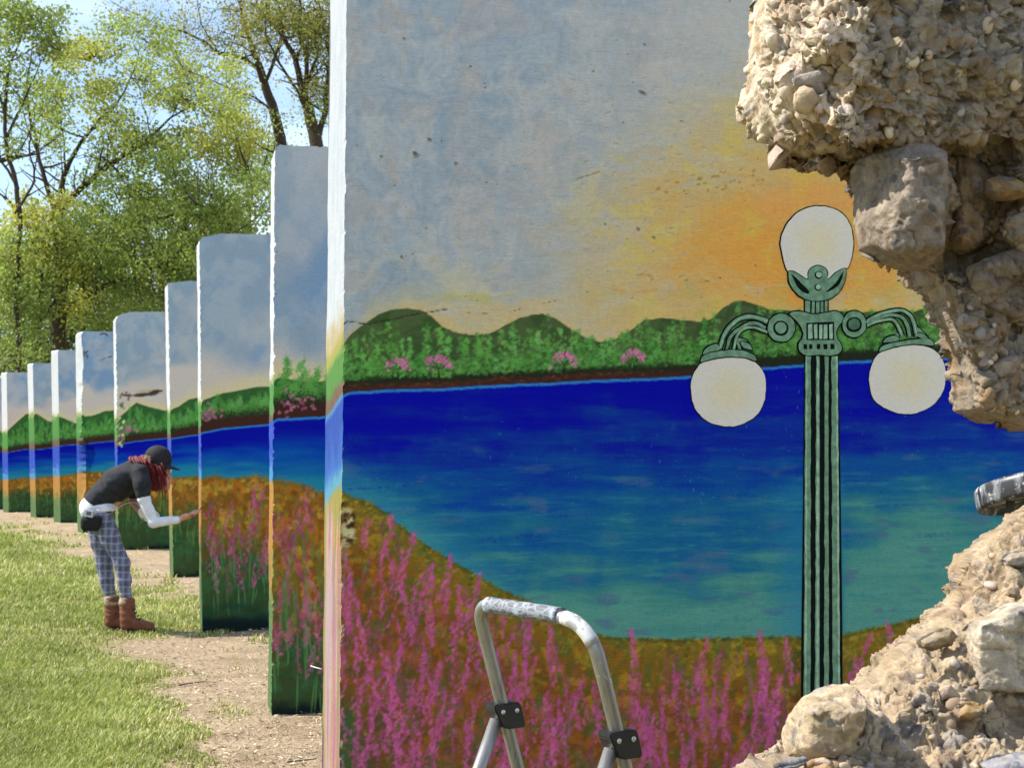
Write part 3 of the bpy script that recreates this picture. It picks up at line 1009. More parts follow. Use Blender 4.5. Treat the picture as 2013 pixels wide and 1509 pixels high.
for j in range(3800):
    x, y = rnd(664, 1900), rnd(980, 1560)
    if not infield(x, y):
        continue
    q = y - np.interp(x, *zip(*FIELD))
    c = random.choice(((170, 140, 42), (150, 128, 34), (122, 108, 36), (162, 84, 22), (184, 92, 24), (96, 82, 30))) if q < 150 else random.choice(((122, 74, 30), (98, 60, 28), (78, 70, 36), (150, 92, 34), (96, 88, 40), (62, 84, 48), (156, 130, 44), (62, 44, 28), (112, 62, 80), (80, 104, 56), (70, 96, 50), (104, 108, 44)))
    S.stamp(x, y, rnd(3, 8), rnd(2.5, 7), rnd(-1.2, 1.2), jit(c, 14), rnd(.3, .65), .9, 1.1)
for j in range(900):                      # upright smears of mixed colour
    x, y = rnd(664, 1900), rnd(1040, 1560)
    q = y - np.interp(x, *zip(*FIELD))
    if q < 20:
        continue
    c = random.choice(((118, 70, 32), (146, 76, 100), (136, 72, 96), (92, 66, 34), (96, 92, 42), (60, 84, 46), (146, 92, 34), (76, 100, 52))) if q > 120 else random.choice(((128, 100, 32), (140, 84, 28), (112, 98, 36), (96, 62, 28)))
    S.stamp(x, y, rnd(4, 9), rnd(12, 30), rnd(-.35, .25), jit(c, 10), rnd(.25, .5), .9, 1.1)
for j in range(80):
    x, y = rnd(680, 1560), rnd(1080, 1540)
    if infield(x, y, 60):
        S.line([(x, y), (x + rnd(-6, 14), y - rnd(22, 48))], rnd(4, 8), jit((74, 108, 64), 14), rnd(.45, .8), .8)


def spike(x, y, L, a, w, cc, al):
    nq = max(4, int(L / 5.5))
    bend = rnd(-.15, .15)
    for q in range(nq):
        f = q / nq
        ww = w * (.4 + .6 * min(1, f * 1.7)) * rnd(.7, 1.2)
        aa = a + bend * f
        for _ in range(2):
            S.stamp(x - math.tan(aa) * L * f + random.gauss(0, ww * .42), y + L * f + rnd(-3, 3), rnd(.26, .5) * w, rnd(.5, .95) * w, aa + rnd(-.7, .7), jit(cc, 16), al * rnd(.45, 1), .8, .8)


for j in range(230):                      # spikes further back, duller
    x, y = rnd(668, 1560), rnd(1020, 1480)
    if infield(x, y, 10):
        spike(x, y, rnd(40, 110), rnd(-.25, .35), rnd(7, 11), (128, 66, 98), .4)
for j in range(270):
    x, y = rnd(668, 1565), 1510 - 440 * rnd(0, 1) ** 1.1
    if infield(x, y, 20):
        spike(x, y, rnd(45, 130), rnd(-.22, .42), rnd(7.5, 12.5), (166, 76, 134), .62)
for (x, y, L, a) in ((772, 1015, 90, .12), (815, 1048, 110, .3), (885, 1090, 120, .1), (945, 1128, 70, .25), (1240, 1240, 120, -.16), (1390, 1255, 130, .22), (1492, 1243, 160, -.12), (1545, 1256, 90, -.1), (1742, 1224, 90, -.25), (1712, 1250, 110, .35), (1818, 1208, 60, -.1), (1680, 1295, 60, -.2),
                     (850, 1110, 150, .12), (905, 1150, 150, .06), (720, 1020, 60, 0), (1080, 1230, 100, -.1), (1430, 1330, 130, .1), (1535, 1330, 150, .12), (1085, 1410, 130, .05), (700, 1180, 260, -.12), (760, 1290, 220, -.2)):
    spike(x, y, L, a, 12, (176, 80, 136), .72)
# crack through the hills
CR = [(668, 628), (700, 634), (722, 637), (745, 633), (770, 629), (800, 621), (826, 616), (842, 614), (862, 610), (884, 607)]
S.line(CR, 2.6, (40, 40, 34), .95)
for (a, b2) in (((905, 612), (925, 615)), ((945, 616), (965, 615)), ((1000, 613), (1030, 606)), ((1065, 596), (1095, 590)), ((1340, 548), (1360, 553)), ((1375, 553), (1395, 552)), ((1405, 548), (1425, 544)), ((1230, 470), (1240, 468))):
    S.line([a, b2], 1.7, (92, 82, 54), .8)
crk = np.interp(PX, *zip(*CR))
S.dy += .004 * np.exp(-((PY - crk) / 2.0) ** 2) * (PX < 884)
# broken-out hollow on the left edge
hole = smooth(1.0, .75, np.sqrt(((PX - 676) / 28) ** 2 + ((PY - 1036) / 50) ** 2) + .5 * (fbm2(u * 12, v * 12, 3, 160) - .5))
hole = np.maximum(hole, smooth(12, 5, PX - 668 + 10 * (fbm2(u * 9, v * 9, 3, 161) - .5)) * smooth(980, 990, PY) * smooth(1110, 1080, PY))
hn = fbm2(u * 9, v * 9, 4, 162)
mixm(hole, (120, 96, 62))
mixm(hole * smooth(.48, .58, hn), (214, 196, 152))
mixm(hole * smooth(.45, .36, hn), (52, 44, 34))
S.dy += hole * (.020 + .03 * (hn - .5))
for j in range(60):                        # chips of bare concrete along the left edge
    y = rnd(640, 1500)
    S.stamp(669 + rnd(-3, 4), y, rnd(1.5, 4), rnd(2, 6), rnd(-.3, .3), jit((190, 180, 150), 30), .6)
S.dy += .0016 * (fbm2(u * 7, v * 7, 4, 170) - .5) * smooth(740, 600, PY)
S.dy -= .0006 * smooth(.5, .7, S.N) * fm


def end9(py, k, z):
    n = (fbm2(z * 12, k * 5, 3, 180) - .5) * 2
    f1 = fbm2(k * 26, z * 1.4, 3, 181)
    c = np.zeros(py.shape + (3,)) + np.array((244, 250, 255.))
    m = (smooth(.5, .65, fbm2(k * 14, z * 3, 3, 182)) * .5)[..., None]
    c = c * (1 - m) + np.array((222, 236, 250.)) * m
    slope = -46 * k                         # the bands run down towards the back

    def mx(y0, w, q, a=1.0):
        nonlocal c
        m = (smooth(y0 - w, y0 + w, py + n * w * 1.2 + slope) * a)[..., None]
        c = c * (1 - m) + np.array(q, float) * m
    mx(600, 30, (228, 206, 150))
    mx(640, 14, (200, 196, 96))
    mx(668, 14, (104, 168, 70))
    mx(736, 10, (140, 108, 82))
    mx(764, 4, (96, 160, 220))
    mx(776, 6, (44, 92, 206))
    mx(850, 40, (58, 122, 220))
    mx(908, 24, (110, 190, 224))
    mx(944, 10, (190, 176, 76))
    mx(1010, 40, (226, 164, 90))
    mx(1090, 60, (214, 150, 160))
    chip = smooth(.63, .68, fbm2(k * 7, z * 22, 4, 199)) * .0
    low = smooth(960, 1040, py)
    for (a, b2, q) in ((.52, .6, (224, 186, 110)), (.40, .33, (206, 120, 172)), (.58, .66, (226, 206, 200)), (.36, .30, (134, 168, 104))):
        sh = fbm2(k * 34 + q[0], z * 1.1 + q[1], 3, int(q[2]))
        m = (smooth(a, b2, sh) * low * .8)[..., None]
        c = c * (1 - m) + np.array(q, float) * m
    c = c * (1 - chip[..., None]) + np.array((190, 178, 158.)) * chip[..., None]
    return c


S.build('painted_slab', 'nearest and largest painted slab with the blue lake and painted street lamp', GROUP, end9, None, .0026, None, .02, 14)
SLAB9 = S.obj

# ---- the painted lamp: thick raised paint on the slab, each piece its own part
MAT_LAMP = {}
for nm, c in (('lamp_outline', (7, 15, 13)), ('lamp_green', (96, 130, 108)), ('lamp_green_dark', (66, 96, 78)), ('lamp_green_light', (130, 162, 140))):
    m, nt, b = new_mat(nm)
    base = lin(c) / WALL_K
    f = noise(nt, 45, 4, .6)
    nt.links.new(mixc(nt, mrange(nt, f, .3, .7, 0, 1), base * .62, np.clip(base * 1.3, 0, .8)), b.inputs['Base Color'])
    b.inputs['Roughness'].default_value = .7; b.inputs['Specular IOR Level'].default_value = .08
    bump(nt, b, noise(nt, 180, 3), .4, .003)
    MAT_LAMP[nm] = m
m, nt, b = new_mat('lamp_globe')
tc = nd(nt, 'ShaderNodeTexCoord')
vm = nd(nt, 'ShaderNodeVectorMath', operation='DISTANCE'); vm.inputs[1].default_value = (.52, .5, .5)
mp = nd(nt, 'ShaderNodeMapping'); mp.inputs['Scale'].default_value = (1, 0, 1); mp.inputs['Location'].default_value = (0, .5, 0)
nt.links.new(tc.outputs['Generated'], mp.inputs['Vector']); nt.links.new(mp.outputs['Vector'], vm.inputs[0])
ns = noise(nt, 26, 5, .6)
fz = mrange(nt, addv(nt, vm.outputs['Value'], ns, .35), .28, .58, 0, 1)
b0, b1 = lin((190, 185, 158)) / WALL_K, lin((188, 187, 180)) / WALL_K
cc = mixc(nt, fz, b0, b1)
ns2 = noise(nt, 70, 5, .65, (1, 1, 2.5))
nt.links.new(scale_col(nt, cc, mrange(nt, ns2, .3, .7, .92, 1.05)), b.inputs['Base Color'])
b.inputs['Roughness'].default_value = .7; b.inputs['Specular IOR Level'].default_value = .1
bump(nt, b, addv(nt, ns2, noise(nt, 200, 3), .6), .35, .003)
MAT_LAMP['lamp_globe'] = m


def to_local(pts):
    return np.array([S9.loc(x, y) for x, y in pts])


def decal_add(mb, pts, h, wobble=1.1, closed_smooth=True):
    """raised patch of paint with a sloped rim; pts in photo pixels"""
    p = np.asarray(pts, float)
    if closed_smooth:
        q = np.concatenate([p[-2:], p, p[:2]])
        p = catmull(q, 5)[10:-10]
        p = p[:-1] if np.allclose(p[0], p[-1]) else p
    p = p + wobble * np.stack([fbm2(p[:, 0] / 9, p[:, 1] / 9, 2, 3) - .5, fbm2(p[:, 0] / 9, p[:, 1] / 9, 2, 4) - .5], -1) * 2
    L = to_local(p); n = len(L)
    c = L.mean(0)
    area = np.sum(L[:, 0] * np.roll(L[:, 1], -1) - np.roll(L[:, 0], -1) * L[:, 1])
    if area < 0:
        L = L[::-1]
    nx = np.roll(L, -1, 0) - np.roll(L, 1, 0)
    nx /= np.linalg.norm(nx, axis=1)[:, None] + 1e-9
    nrm = np.stack([nx[:, 1], -nx[:, 0]], -1)
    out = L + nrm * h * .5
    ring0 = np.stack([out[:, 0], np.full(n, .002), out[:, 1]], -1)
    ring1 = np.stack([L[:, 0], np.full(n, -h), L[:, 1]], -1)
    i = np.arange(n); j = (i + 1) % n
    quads = np.stack([i, j, n + j, n + i], -1)
    tess = tessellate_polygon([[Vector((x, z, 0)) for x, z in L]])
    tr = []
    for a, b2, c2 in tess:
        A, B, C3 = L[a], L[b2], L[c2]
        if (B[0] - A[0]) * (C3[1] - A[1]) - (B[1] - A[1]) * (C3[0] - A[0]) < 0:
            b2, c2 = c2, b2
        tr.append((n + a, n + b2, n + c2))
    mb.add(np.concatenate([ring0, ring1]), quads, tr)


def decal(name, pts, h, mat, **kw):
    mb = MB(); decal_add(mb, pts, h, **kw)
    return mb.build(name, MAT_LAMP[mat], SLAB9, smooth_shade=False)


def decals(name, lst, h, mat, **kw):
    mb = MB()
    for p in lst:
        decal_add(mb, p, h, **kw)
    return mb.build(name, MAT_LAMP[mat], SLAB9, smooth_shade=False)


def each(name, lst, h, mat, **kw):
    for p in lst:
        decal(name, p, h, mat, **kw)


def zc(lst):
    return [(1300 + x / 2.9016, 380 + y / 2.9016) for x, y in lst]


def grow(pts, k):
    p = np.asarray(pts, float); c = p.mean(0)
    nx = np.roll(p, -1, 0) - np.roll(p, 1, 0); nx /= np.linalg.norm(nx, axis=1)[:, None] + 1e-9
    nr = np.stack([nx[:, 1], -nx[:, 0]], -1)
    if np.sum(nr * (p - c)) < 0:
        nr = -nr
    return p + nr * k


def band(pts, w0, w1=None):
    p = catmull(pts, 6); w1 = w0 if w1 is None else w1
    t = np.gradient(p, axis=0); t /= np.linalg.norm(t, axis=1)[:, None]
    nr = np.stack([-t[:, 1], t[:, 0]], -1)
    w = np.linspace(w0, w1, len(p))[:, None] / 2
    return np.concatenate([p + nr * w, (p - nr * w)[::-1]])


def circ(x, y, rx, ry, n=22):
    a = np.arange(n) * 2 * math.pi / n
    return np.stack([x + rx * np.cos(a), y + ry * np.sin(a)], -1)


H0, H1, H2, H3 = .0022, .0034, .0046, .0056
# column
decal('painted_lamp_post', [(1580.5, 700), (1648, 700), (1652, 980), (1655, 1200), (1656, 1560), (1573, 1560), (1576, 1200), (1579, 980)], H0, 'lamp_outline', closed_smooth=False)


def strip_px(xt0, xt1, xb0, xb1, y0=700, y1=1560):
    ys = np.linspace(y0, y1, 60)
    l = [(xt0 + (xb0 - xt0) * (y - y0) / (y1 - y0) + (vnoise2(np.array(y / 14), np.array(xt0), 5) - .5) * 2.2, y) for y in ys]
    r = [(xt1 + (xb1 - xt1) * (y - y0) / (y1 - y0) + (vnoise2(np.array(y / 11), np.array(xt1), 6) - .5) * 2.2, y) for y in ys]
    return l + r[::-1]


for a in ((1583, 1593, 1578, 1592), (1604, 1610.5, 1601, 1610), (1621, 1627.5, 1619, 1629), (1634, 1643.5, 1637, 1647)):
    decal('painted_flute', strip_px(*a), H1, 'lamp_green', closed_smooth=False, wobble=.2)
for a in ((1605, 1608.5, 1603, 1608), (1642, 1645.5, 1648, 1652), (1584, 1586, 1580, 1583)):
    decal('painted_flute_highlight', strip_px(*a), H2, 'lamp_green_light', closed_smooth=False, wobble=.2)
# globes
GT = zc([(680, 290), (692, 225), (728, 160), (785, 105), (850, 79), (912, 75), (980, 89), (1040, 127), (1078, 190), (1092, 262), (1088, 340), (1072, 400), (1048, 436), (960, 492), (880, 505), (820, 490), (728, 450), (698, 385)])
GL = zc([(168, 1100), (178, 1040), (212, 985), (270, 950), (340, 934), (410, 930), (480, 941), (540, 972), (580, 1022), (594, 1092), (587, 1170), (560, 1240), (500, 1295), (420, 1326), (345, 1325), (268, 1302), (210, 1250), (176, 1180)])
GR = zc([(1182, 1060), (1195, 990), (1230, 925), (1290, 887), (1370, 868), (1460, 863), (1540, 886), (1590, 932), (1616, 1000), (1617, 1062), (1602, 1130), (1562, 1190), (1500, 1235), (1420, 1256), (1350, 1252), (1280, 1226), (1218, 1182), (1190, 1120)])
for g_, ow in ((GT, 2.2), (GL, 1.2), (GR, 1.2)):
    decal('painted_globe_outline', grow(g_, ow), H0, 'lamp_outline')
    decal('painted_globe', g_, H1, 'lamp_globe')
# cup under the top globe
CUP = zc([(722, 452), (745, 446), (790, 470), (832, 492), (836, 455), (856, 426), (890, 413), (924, 423), (943, 455), (946, 494), (1000, 452), (1047, 430), (1044, 490), (1020, 545), (990, 580), (955, 600), (900, 613), (842, 610), (790, 588), (748, 545), (725, 500)])
decal('painted_cup_outline', grow(CUP, 2.0), H1 + .0004, 'lamp_outline')
decal('painted_cup', CUP, H2, 'lamp_green')
each('painted_cup_shadow', [zc([(738, 462), (770, 487), (808, 525), (842, 568), (802, 562), (765, 520)]), zc([(1034, 444), (1026, 488), (992, 538), (934, 564), (984, 520), (1010, 482)]), circ(*zc([(893, 468)])[0], 7.6, 7.6, 14), circ(*zc([(890, 538)])[0], 6.6, 6.6, 14)], H2 + .0006, 'lamp_outline')
each('painted_button', [circ(*zc([(895, 466)])[0], 5.6, 5.6, 14), circ(*zc([(892, 536)])[0], 4.8, 4.8, 14)], H3, 'lamp_green_light')
# neck
decal('painted_neck', zc([(813, 605), (953, 605), (955, 695), (812, 695)]), H0 + .0003, 'lamp_outline', closed_smooth=False)
each('painted_neck_bar', [zc([(x0, 612), (x1, 612), (x1, 690), (x0, 690)]) for x0, x1 in ((819, 846), (857, 872), (881, 899), (907, 922), (931, 946))], H1, 'lamp_green', closed_smooth=False)
# body
BODY = zc([(730, 690), (762, 674), (812, 680), (870, 691), (930, 683), (990, 674), (1020, 687), (1032, 707), (1025, 732), (1006, 760), (992, 790), (1001, 830), (1022, 862), (1024, 890), (1004, 914), (958, 924), (900, 920), (832, 925), (796, 910), (781, 882), (786, 850), (805, 820), (808, 792), (791, 756), (766, 724)])
decal('painted_body_outline', grow(BODY, 2.4), H1 + .0002, 'lamp_outline')
decal('painted_body', BODY, H2, 'lamp_green')
decal('painted_window', zc([(824, 740), (979, 732), (981, 835), (826, 838)]), H2 + .0006, 'lamp_outline', closed_smooth=False)
each('painted_window_bar', [zc([(x0, 748), (x1, 746), (x1 + 1, 829), (x0 + 1, 831)]) for x0, x1 in ((833, 856), (866, 885), (895, 913), (922, 943), (954, 971))], H3, 'lamp_green_light', closed_smooth=False)
each('painted_notch', [zc([(x0, 860), (x1, 860), (x1, 888), (x0, 889)]) for x0, x1 in ((808, 827), (841, 859), (884, 904), (922, 944), (962, 984))], H2 + .0006, 'lamp_outline', closed_smooth=False)
# arms
arms = [([(604, 730), (545, 708), (475, 706), (412, 738), (362, 800), (328, 890)], 26, 20), ([(592, 766), (545, 744), (492, 744), (440, 776), (396, 815), (370, 890)], 17, 15), ([(602, 792), (552, 772), (500, 764), (452, 785), (424, 830), (412, 890)], 16, 15),
        ([(428, 836), (440, 862), (448, 892)], 16, 14), ([(436, 834), (480, 846), (508, 890)], 20, 14),
        ([(1160, 738), (1210, 704), (1290, 676), (1370, 668), (1422, 702), (1444, 765), (1454, 818)], 16, 20), ([(1166, 748), (1230, 714), (1300, 694), (1362, 704), (1398, 745), (1414, 818)], 14, 18), ([(1172, 756), (1240, 728), (1308, 720), (1346, 752), (1372, 812)], 14, 18),
        ([(1338, 800), (1344, 826)], 18, 18), ([(1452, 772), (1490, 800), (1512, 830)], 18, 14)]
for i, (p, w0, w1) in enumerate(arms):
    decal('painted_arm_outline', zc(band(p, w0 + 15, w1 + 15)), H0 + .0002 + .00003 * i, 'lamp_outline', closed_smooth=False)
for i, (p, w0, w1) in enumerate(arms):
    decal('painted_arm', zc(band(p, w0, w1)), H1 + .00005 * i, 'lamp_green', closed_smooth=False)
for p, w0, w1 in (arms[0], arms[2], arms[5], arms[7]):
    decal('painted_arm_highlight', zc(band(p, 5, 5)), H2, 'lamp_green_light', closed_smooth=False)
for (x, y, rx, ry, dk) in ((682, 766, 77, 80, 'lamp_green'), (1098, 746, 67, 74, 'lamp_green_dark')):
    q = zc([(x, y)])[0]
    decal('painted_ring_outline', circ(q[0], q[1], rx / 2.9 + 2.2, ry / 2.9 + 2.2), H1 + .0006, 'lamp_outline')
    decal('painted_ring', circ(q[0], q[1], rx / 2.9, ry / 2.9), H2, 'lamp_green')
    decal('painted_ring_shadow', circ(q[0] - 1, q[1] + 1, 15.5, 15), H2 + .0005, 'lamp_outline')
    decal('painted_ring_boss', circ(q[0] - 1, q[1] + .3, 11.5, 11), H3, dk)
# shades over the side globes
for tier, bandp in (([[(236, 918), (248, 890), (278, 870), (318, 863), (330, 890), (285, 902)], [(512, 893), (500, 862), (470, 846), (452, 850), (470, 880)]],
                     [(225, 962), (229, 936), (262, 916), (330, 901), (400, 894), (470, 901), (520, 921), (537, 945), (528, 955), (480, 937), (400, 929), (330, 936), (268, 948)]),
                    ([[(1265, 854), (1277, 828), (1330, 812), (1352, 838), (1300, 848)], [(1440, 806), (1480, 800), (1515, 826), (1480, 826)]],
                     [(1243, 903), (1250, 880), (1282, 864), (1350, 849), (1440, 835), (1520, 830), (1545, 850), (1542, 867), (1480, 861), (1400, 862), (1330, 875), (1280, 889)])):
    for i, t in enumerate(tier + [bandp]):
        decal('painted_shade_outline', grow(zc(t), 2.3), H1 + .0006 + .00004 * i, 'lamp_outline')
    for t in tier:
        decal('painted_shade_top', zc(t), H2 + .0004, 'lamp_green')
    decal('painted_shade_band', zc(bandp), H2 + .0006, 'lamp_green')

# ------------------------------------------------------------------ ground
CTRL = [(0, 1509, 1), (150, 1509, .98), (280, 1500, .72), (345, 1500, .22), (450, 1480, .05), (600, 1480, 0), (100, 1400, 1), (250, 1400, .9), (318, 1400, .42), (380, 1400, .06), (520, 1420, 0),
        (0, 1300, .97), (150, 1300, .9), (250, 1320, .68), (320, 1345, .3), (370, 1340, .12), (450, 1330, .1), (200, 1260, .5), (300, 1270, .28), (400, 1270, .2), (500, 1265, .18), (560, 1330, .08),
        (60, 1220, .97), (200, 1200, .92), (330, 1200, .62), (380, 1190, .6), (300, 1170, .45), (370, 1158, .25), (300, 1120, .15), (250, 1090, .1), (350, 1140, .12), (130, 1160, .97), (0, 1150, 1),
        (150, 1112, .8), (60, 1090, .92), (120, 1080, .4), (200, 1080, .06), (0, 1060, .85), (60, 1052, .42), (130, 1040, .1), (0, 1032, .45), (60, 1025, .15), (0, 1012, .12), (-300, 1100, 1), (-200, 1400, 1), (-150, 1040, .6), (-100, 1012, .15),
        (460, 1210, .3), (580, 1440, 0), (560, 1509, 0), (100, 1450, 1), (180, 1360, .95), (290, 1440, .75)]
_cg = np.array([ground(a, b) for a, b, c in CTRL]); _cv = np.array([c for a, b, c in CTRL])
_ck = np.stack([_cg[:, 0] / _cg[:, 1] * 3.2, np.log(_cg[:, 1]) * 1.6], -1)


def grassiness(x, y):
    yy = np.maximum(y, 2.0)
    q = np.stack([np.clip(x / yy, -.9, .9) * 3.2, np.log(yy) * 1.6], -1)
    w0 = 0; w1 = 0
    for k, v_ in zip(_ck, _cv):
        w = 1 / (((q - k) ** 2).sum(-1) + .0006) ** 1.6
        w0 = w0 + w; w1 = w1 + w * v_
    gv = w1 / w0
    far = smooth(36, 42, y)
    gv = gv * (1 - far) + .75 * far
    return gv


gx = np.unique(np.concatenate([[-400, -200, -100, -60, -40, -25], np.linspace(-16, 4, 230), np.linspace(4, 14, 20), [25, 60, 120, 400]]))
gy = np.unique(np.concatenate([[-300, -100, -40, -15, -6, 0, 3], np.linspace(4, 16, 200), np.linspace(16, 45, 120), [55, 70, 100, 180, 500, 1200]]))
GX, GY = np.meshgrid(gx, gy)
gz = .05 * (fbm2(GX * .5, GY * .5, 3, 200) - .5) + .02 * (fbm2(GX * 3, GY * 3, 3, 201) - .5)
gz = gz * smooth(2, 6, GY)
GM = grassiness(GX, GY)
GM = np.clip(GM + .5 * (fbm2(GX * 2.2, GY * 1.4, 4, 205) - .5) * smooth(0, .25, GM) * smooth(1, .7, GM), 0, 1)
ii = np.arange(GX.size).reshape(GX.shape)
gq = np.stack([ii[:-1, :-1], ii[:-1, 1:], ii[1:, 1:], ii[1:, :-1]], -1).reshape(-1, 4)


def ground_z(x, y):
    return (.05 * (fbm2(x * .5, y * .5, 3, 200) - .5) + .02 * (fbm2(x * 3, y * 3, 3, 201) - .5)) * smooth(2, 6, y)


MAT_GROUND, nt, b, c = attr_mat('ground_earth', .95, .1)
sep = nd(nt, 'ShaderNodeSeparateColor'); nt.links.new(c, sep.inputs[0])
e1 = noise(nt, 3.0, 8, .62); e2 = noise(nt, 26, 7, .65); e3 = noise(nt, 90, 4, .6)
earth = mixc(nt, mrange(nt, addv(nt, e1, e2, .8), .65, 1.15, 0, 1), lin((134, 114, 90)), lin((184, 163, 133)))
earth = mixc(nt, mrange(nt, e3, .58, .68, 0, .7), earth, lin((222, 206, 178)))
earth = mixc(nt, mrange(nt, e2, .38, .28, 0, .6), earth, lin((112, 94, 74)))
sod = mixc(nt, mrange(nt, e2, .35, .65, 0, 1), lin((108, 112, 58)), lin((160, 154, 98)))
gm = mrange(nt, addv(nt, sep.outputs[0], e2, .35), .42, .8, 0, 1)
nt.links.new(mixc(nt, gm, earth, sod), b.inputs['Base Color'])
bump(nt, b, addv(nt, e2, e3, .6), .9, .03)
gme = mesh_np('ground', np.stack([GX, GY, gz], -1).reshape(-1, 3), gq, None, np.stack([GM, GM, GM], -1).reshape(-1, 3), True, [MAT_GROUND])
structure(link('ground', gme))

# grass: short blades in tufts
MAT_GRASS, nt, b, c = attr_mat('grass_blade', .55, .25)
nt.links.new(c, b.inputs['Base Color'])
tr = nd(nt, 'ShaderNodeBsdfTranslucent'); nt.links.new(c, tr.inputs['Color'])
ms = nd(nt, 'ShaderNodeMixShader'); ms.inputs[0].default_value = .35
nt.links.new(b.outputs[0], ms.inputs[1]); nt.links.new(tr.outputs[0], ms.inputs[2])
nt.links.new(ms.outputs[0], nt.nodes['Material Output'].inputs['Surface'])

NB = 330000
yy = 1 / RNG.uniform(1 / 34.0, 1 / 6.2, NB)
xx = (np.where(RNG.uniform(0, 1, NB) < .7, RNG.uniform(-90, 560, NB), RNG.uniform(-800, -90, NB)) - CX) / F_PX * yy
tuft = np.stack([xx, yy], -1)
cl = fbm2(xx * 7, yy * 5, 3, 210)
gv = grassiness(xx, yy) + 1.1 * (fbm2(xx * 2.2, yy * 1.4, 4, 205) - .5) + .35 * (cl - .5)
keep = RNG.uniform(0, 1, NB) < smooth(.24, .84, gv)
xx, yy, gv, cl = xx[keep], yy[keep], gv[keep], cl[keep]
n = len(xx)
hgt = RNG.uniform(.022, .052, n) * (.55 + .6 * np.clip(gv, 0, 1)) * (.7 + .6 * cl) * (.55 + .95 * fbm2(xx * 3.1, yy * 2.4, 3, 222)) * (1 + .5 * smooth(8, 20, yy))
wd = RNG.uniform(.0022, .0042, n) * (1 + .9 * smooth(7, 18, yy) + 1.2 * smooth(15, 30, yy))
az = RNG.uniform(0, 2 * np.pi, n); lean = RNG.uniform(.2, 1.1, n)
bx = np.stack([np.cos(az + 1.57), np.sin(az + 1.57), 0 * az], -1) * wd[:, None]
up = np.array([0, 0, 1.0])
out = np.stack([np.cos(az), np.sin(az), 0 * az], -1)
base = np.stack([xx, yy, ground_z(xx, yy) - .004], -1)
mid = base + (up * .62 + out * (.30 * lean)[:, None]) * hgt[:, None]
tip = base + (up * .95 + out * (.85 * lean)[:, None]) * hgt[:, None]
V = np.stack([base - bx, base + bx, mid + bx * .8, mid - bx * .8, tip], 1).reshape(-1, 3)
k5 = np.arange(n) * 5
Q = np.stack([k5, k5 + 1, k5 + 2, k5 + 3], -1); T = np.stack([k5 + 3, k5 + 2, k5 + 4], -1)
r = RNG.uniform(0, 1, n)[:, None]; hue = fbm2(xx * 1.6, yy * 1.1, 3, 215)[:, None]
cA, cB, cC = lin((116, 130, 58)), lin((168, 174, 88)), lin((222, 210, 160))
colr = cA * (1 - r) + cB * r
dry = (RNG.uniform(0, 1, n)[:, None] < np.clip(.34 - .3 * gv[:, None] + .25 * (hue - .4), .03, .6))
colr = np.where(dry, cC * (.7 + .4 * r), colr) * (.8 + .5 * hue)
me = mesh_np('grass', V, Q, T, np.repeat(colr, 5, 0), True, [MAT_GRASS])
stuff(link('grass', me))

# straw, dead leaf bits and chips lying on the bare earth
MAT_STRAW, nt, b, c = attr_mat('straw_litter', .8, .15)
nt.links.new(c, b.inputs['Base Color'])
NL = 13000
yy = 1 / RNG.uniform(1 / 34.0, 1 / 6.4, NL); xx = (RNG.uniform(-90, 660, NL) - CX) / F_PX * yy
az = RNG.uniform(0, np.pi, NL); L = RNG.uniform(.003, .013, NL) * (1 + .05 * yy); Wd = RNG.uniform(.001, .0034, NL) * (1 + .05 * yy)
zc_ = ground_z(xx, yy) + RNG.uniform(.004, .014, NL)
d1 = np.stack([np.cos(az), np.sin(az), RNG.normal(0, .25, NL)], -1) * L[:, None]
d2 = np.stack([-np.sin(az), np.cos(az), RNG.normal(0, .5, NL)], -1) * Wd[:, None]
P = np.stack([xx, yy, zc_], -1)
V = np.stack([P - d1 - d2 * .5, P + d1 - d2, P + d1 + d2 * .4, P - d1 + d2], 1).reshape(-1, 3)
k4 = np.arange(NL) * 4
Q = np.stack([k4, k4 + 1, k4 + 2, k4 + 3], -1)
pick = RNG.integers(0, 5, NL)
pal = np.array([lin((196, 178, 146)), lin((166, 144, 116)), lin((214, 202, 174)), lin((112, 92, 72)), lin((178, 154, 122))])
me = mesh_np('straw', V, Q, None, np.repeat(pal[pick] * RNG.uniform(.7, 1.1, NL)[:, None], 4, 0), False, [MAT_STRAW])
stuff(link('straw', me))

MAT_BARK = simple_mat('bark', lin((72, 62, 52)), .9, 0, .35, 14, .6, .01, .1)
MAT_TWIG = simple_mat('twig_wood', lin((92, 76, 60)), .9, 0, .3, 40)
for i, (pts, rr, lab) in enumerate((([(224, 1328), (240, 1322), (258, 1319), (267, 1315)], .006, 'dark bent twig lying on the grass edge at the lower left'),
                                    ([(126, 1310), (140, 1308), (155, 1309)], .006, 'small dark twig lying on the lawn left of the longer twig'),
                                    ([(352, 1345), (375, 1341), (400, 1338), (425, 1340)], .005, 'thin twig lying on the bare earth in front of the tall slab'),
                                    ([(565, 1500), (590, 1497), (622, 1494)], .005, 'thin twig on the earth beside the nearest slab'))):
    mb = MB(); P3 = np.array([ground(*p) for p in pts]); P3[:, 2] = ground_z(P3[:, 0], P3[:, 1]) + .012
    mb.tube(catmull(P3, 4), np.linspace(rr, rr * .5, (len(pts) - 1) * 4 + 1), 6)
    tag(mb.build('twig', MAT_TWIG), lab, 'twig', 'twigs lying on the ground')

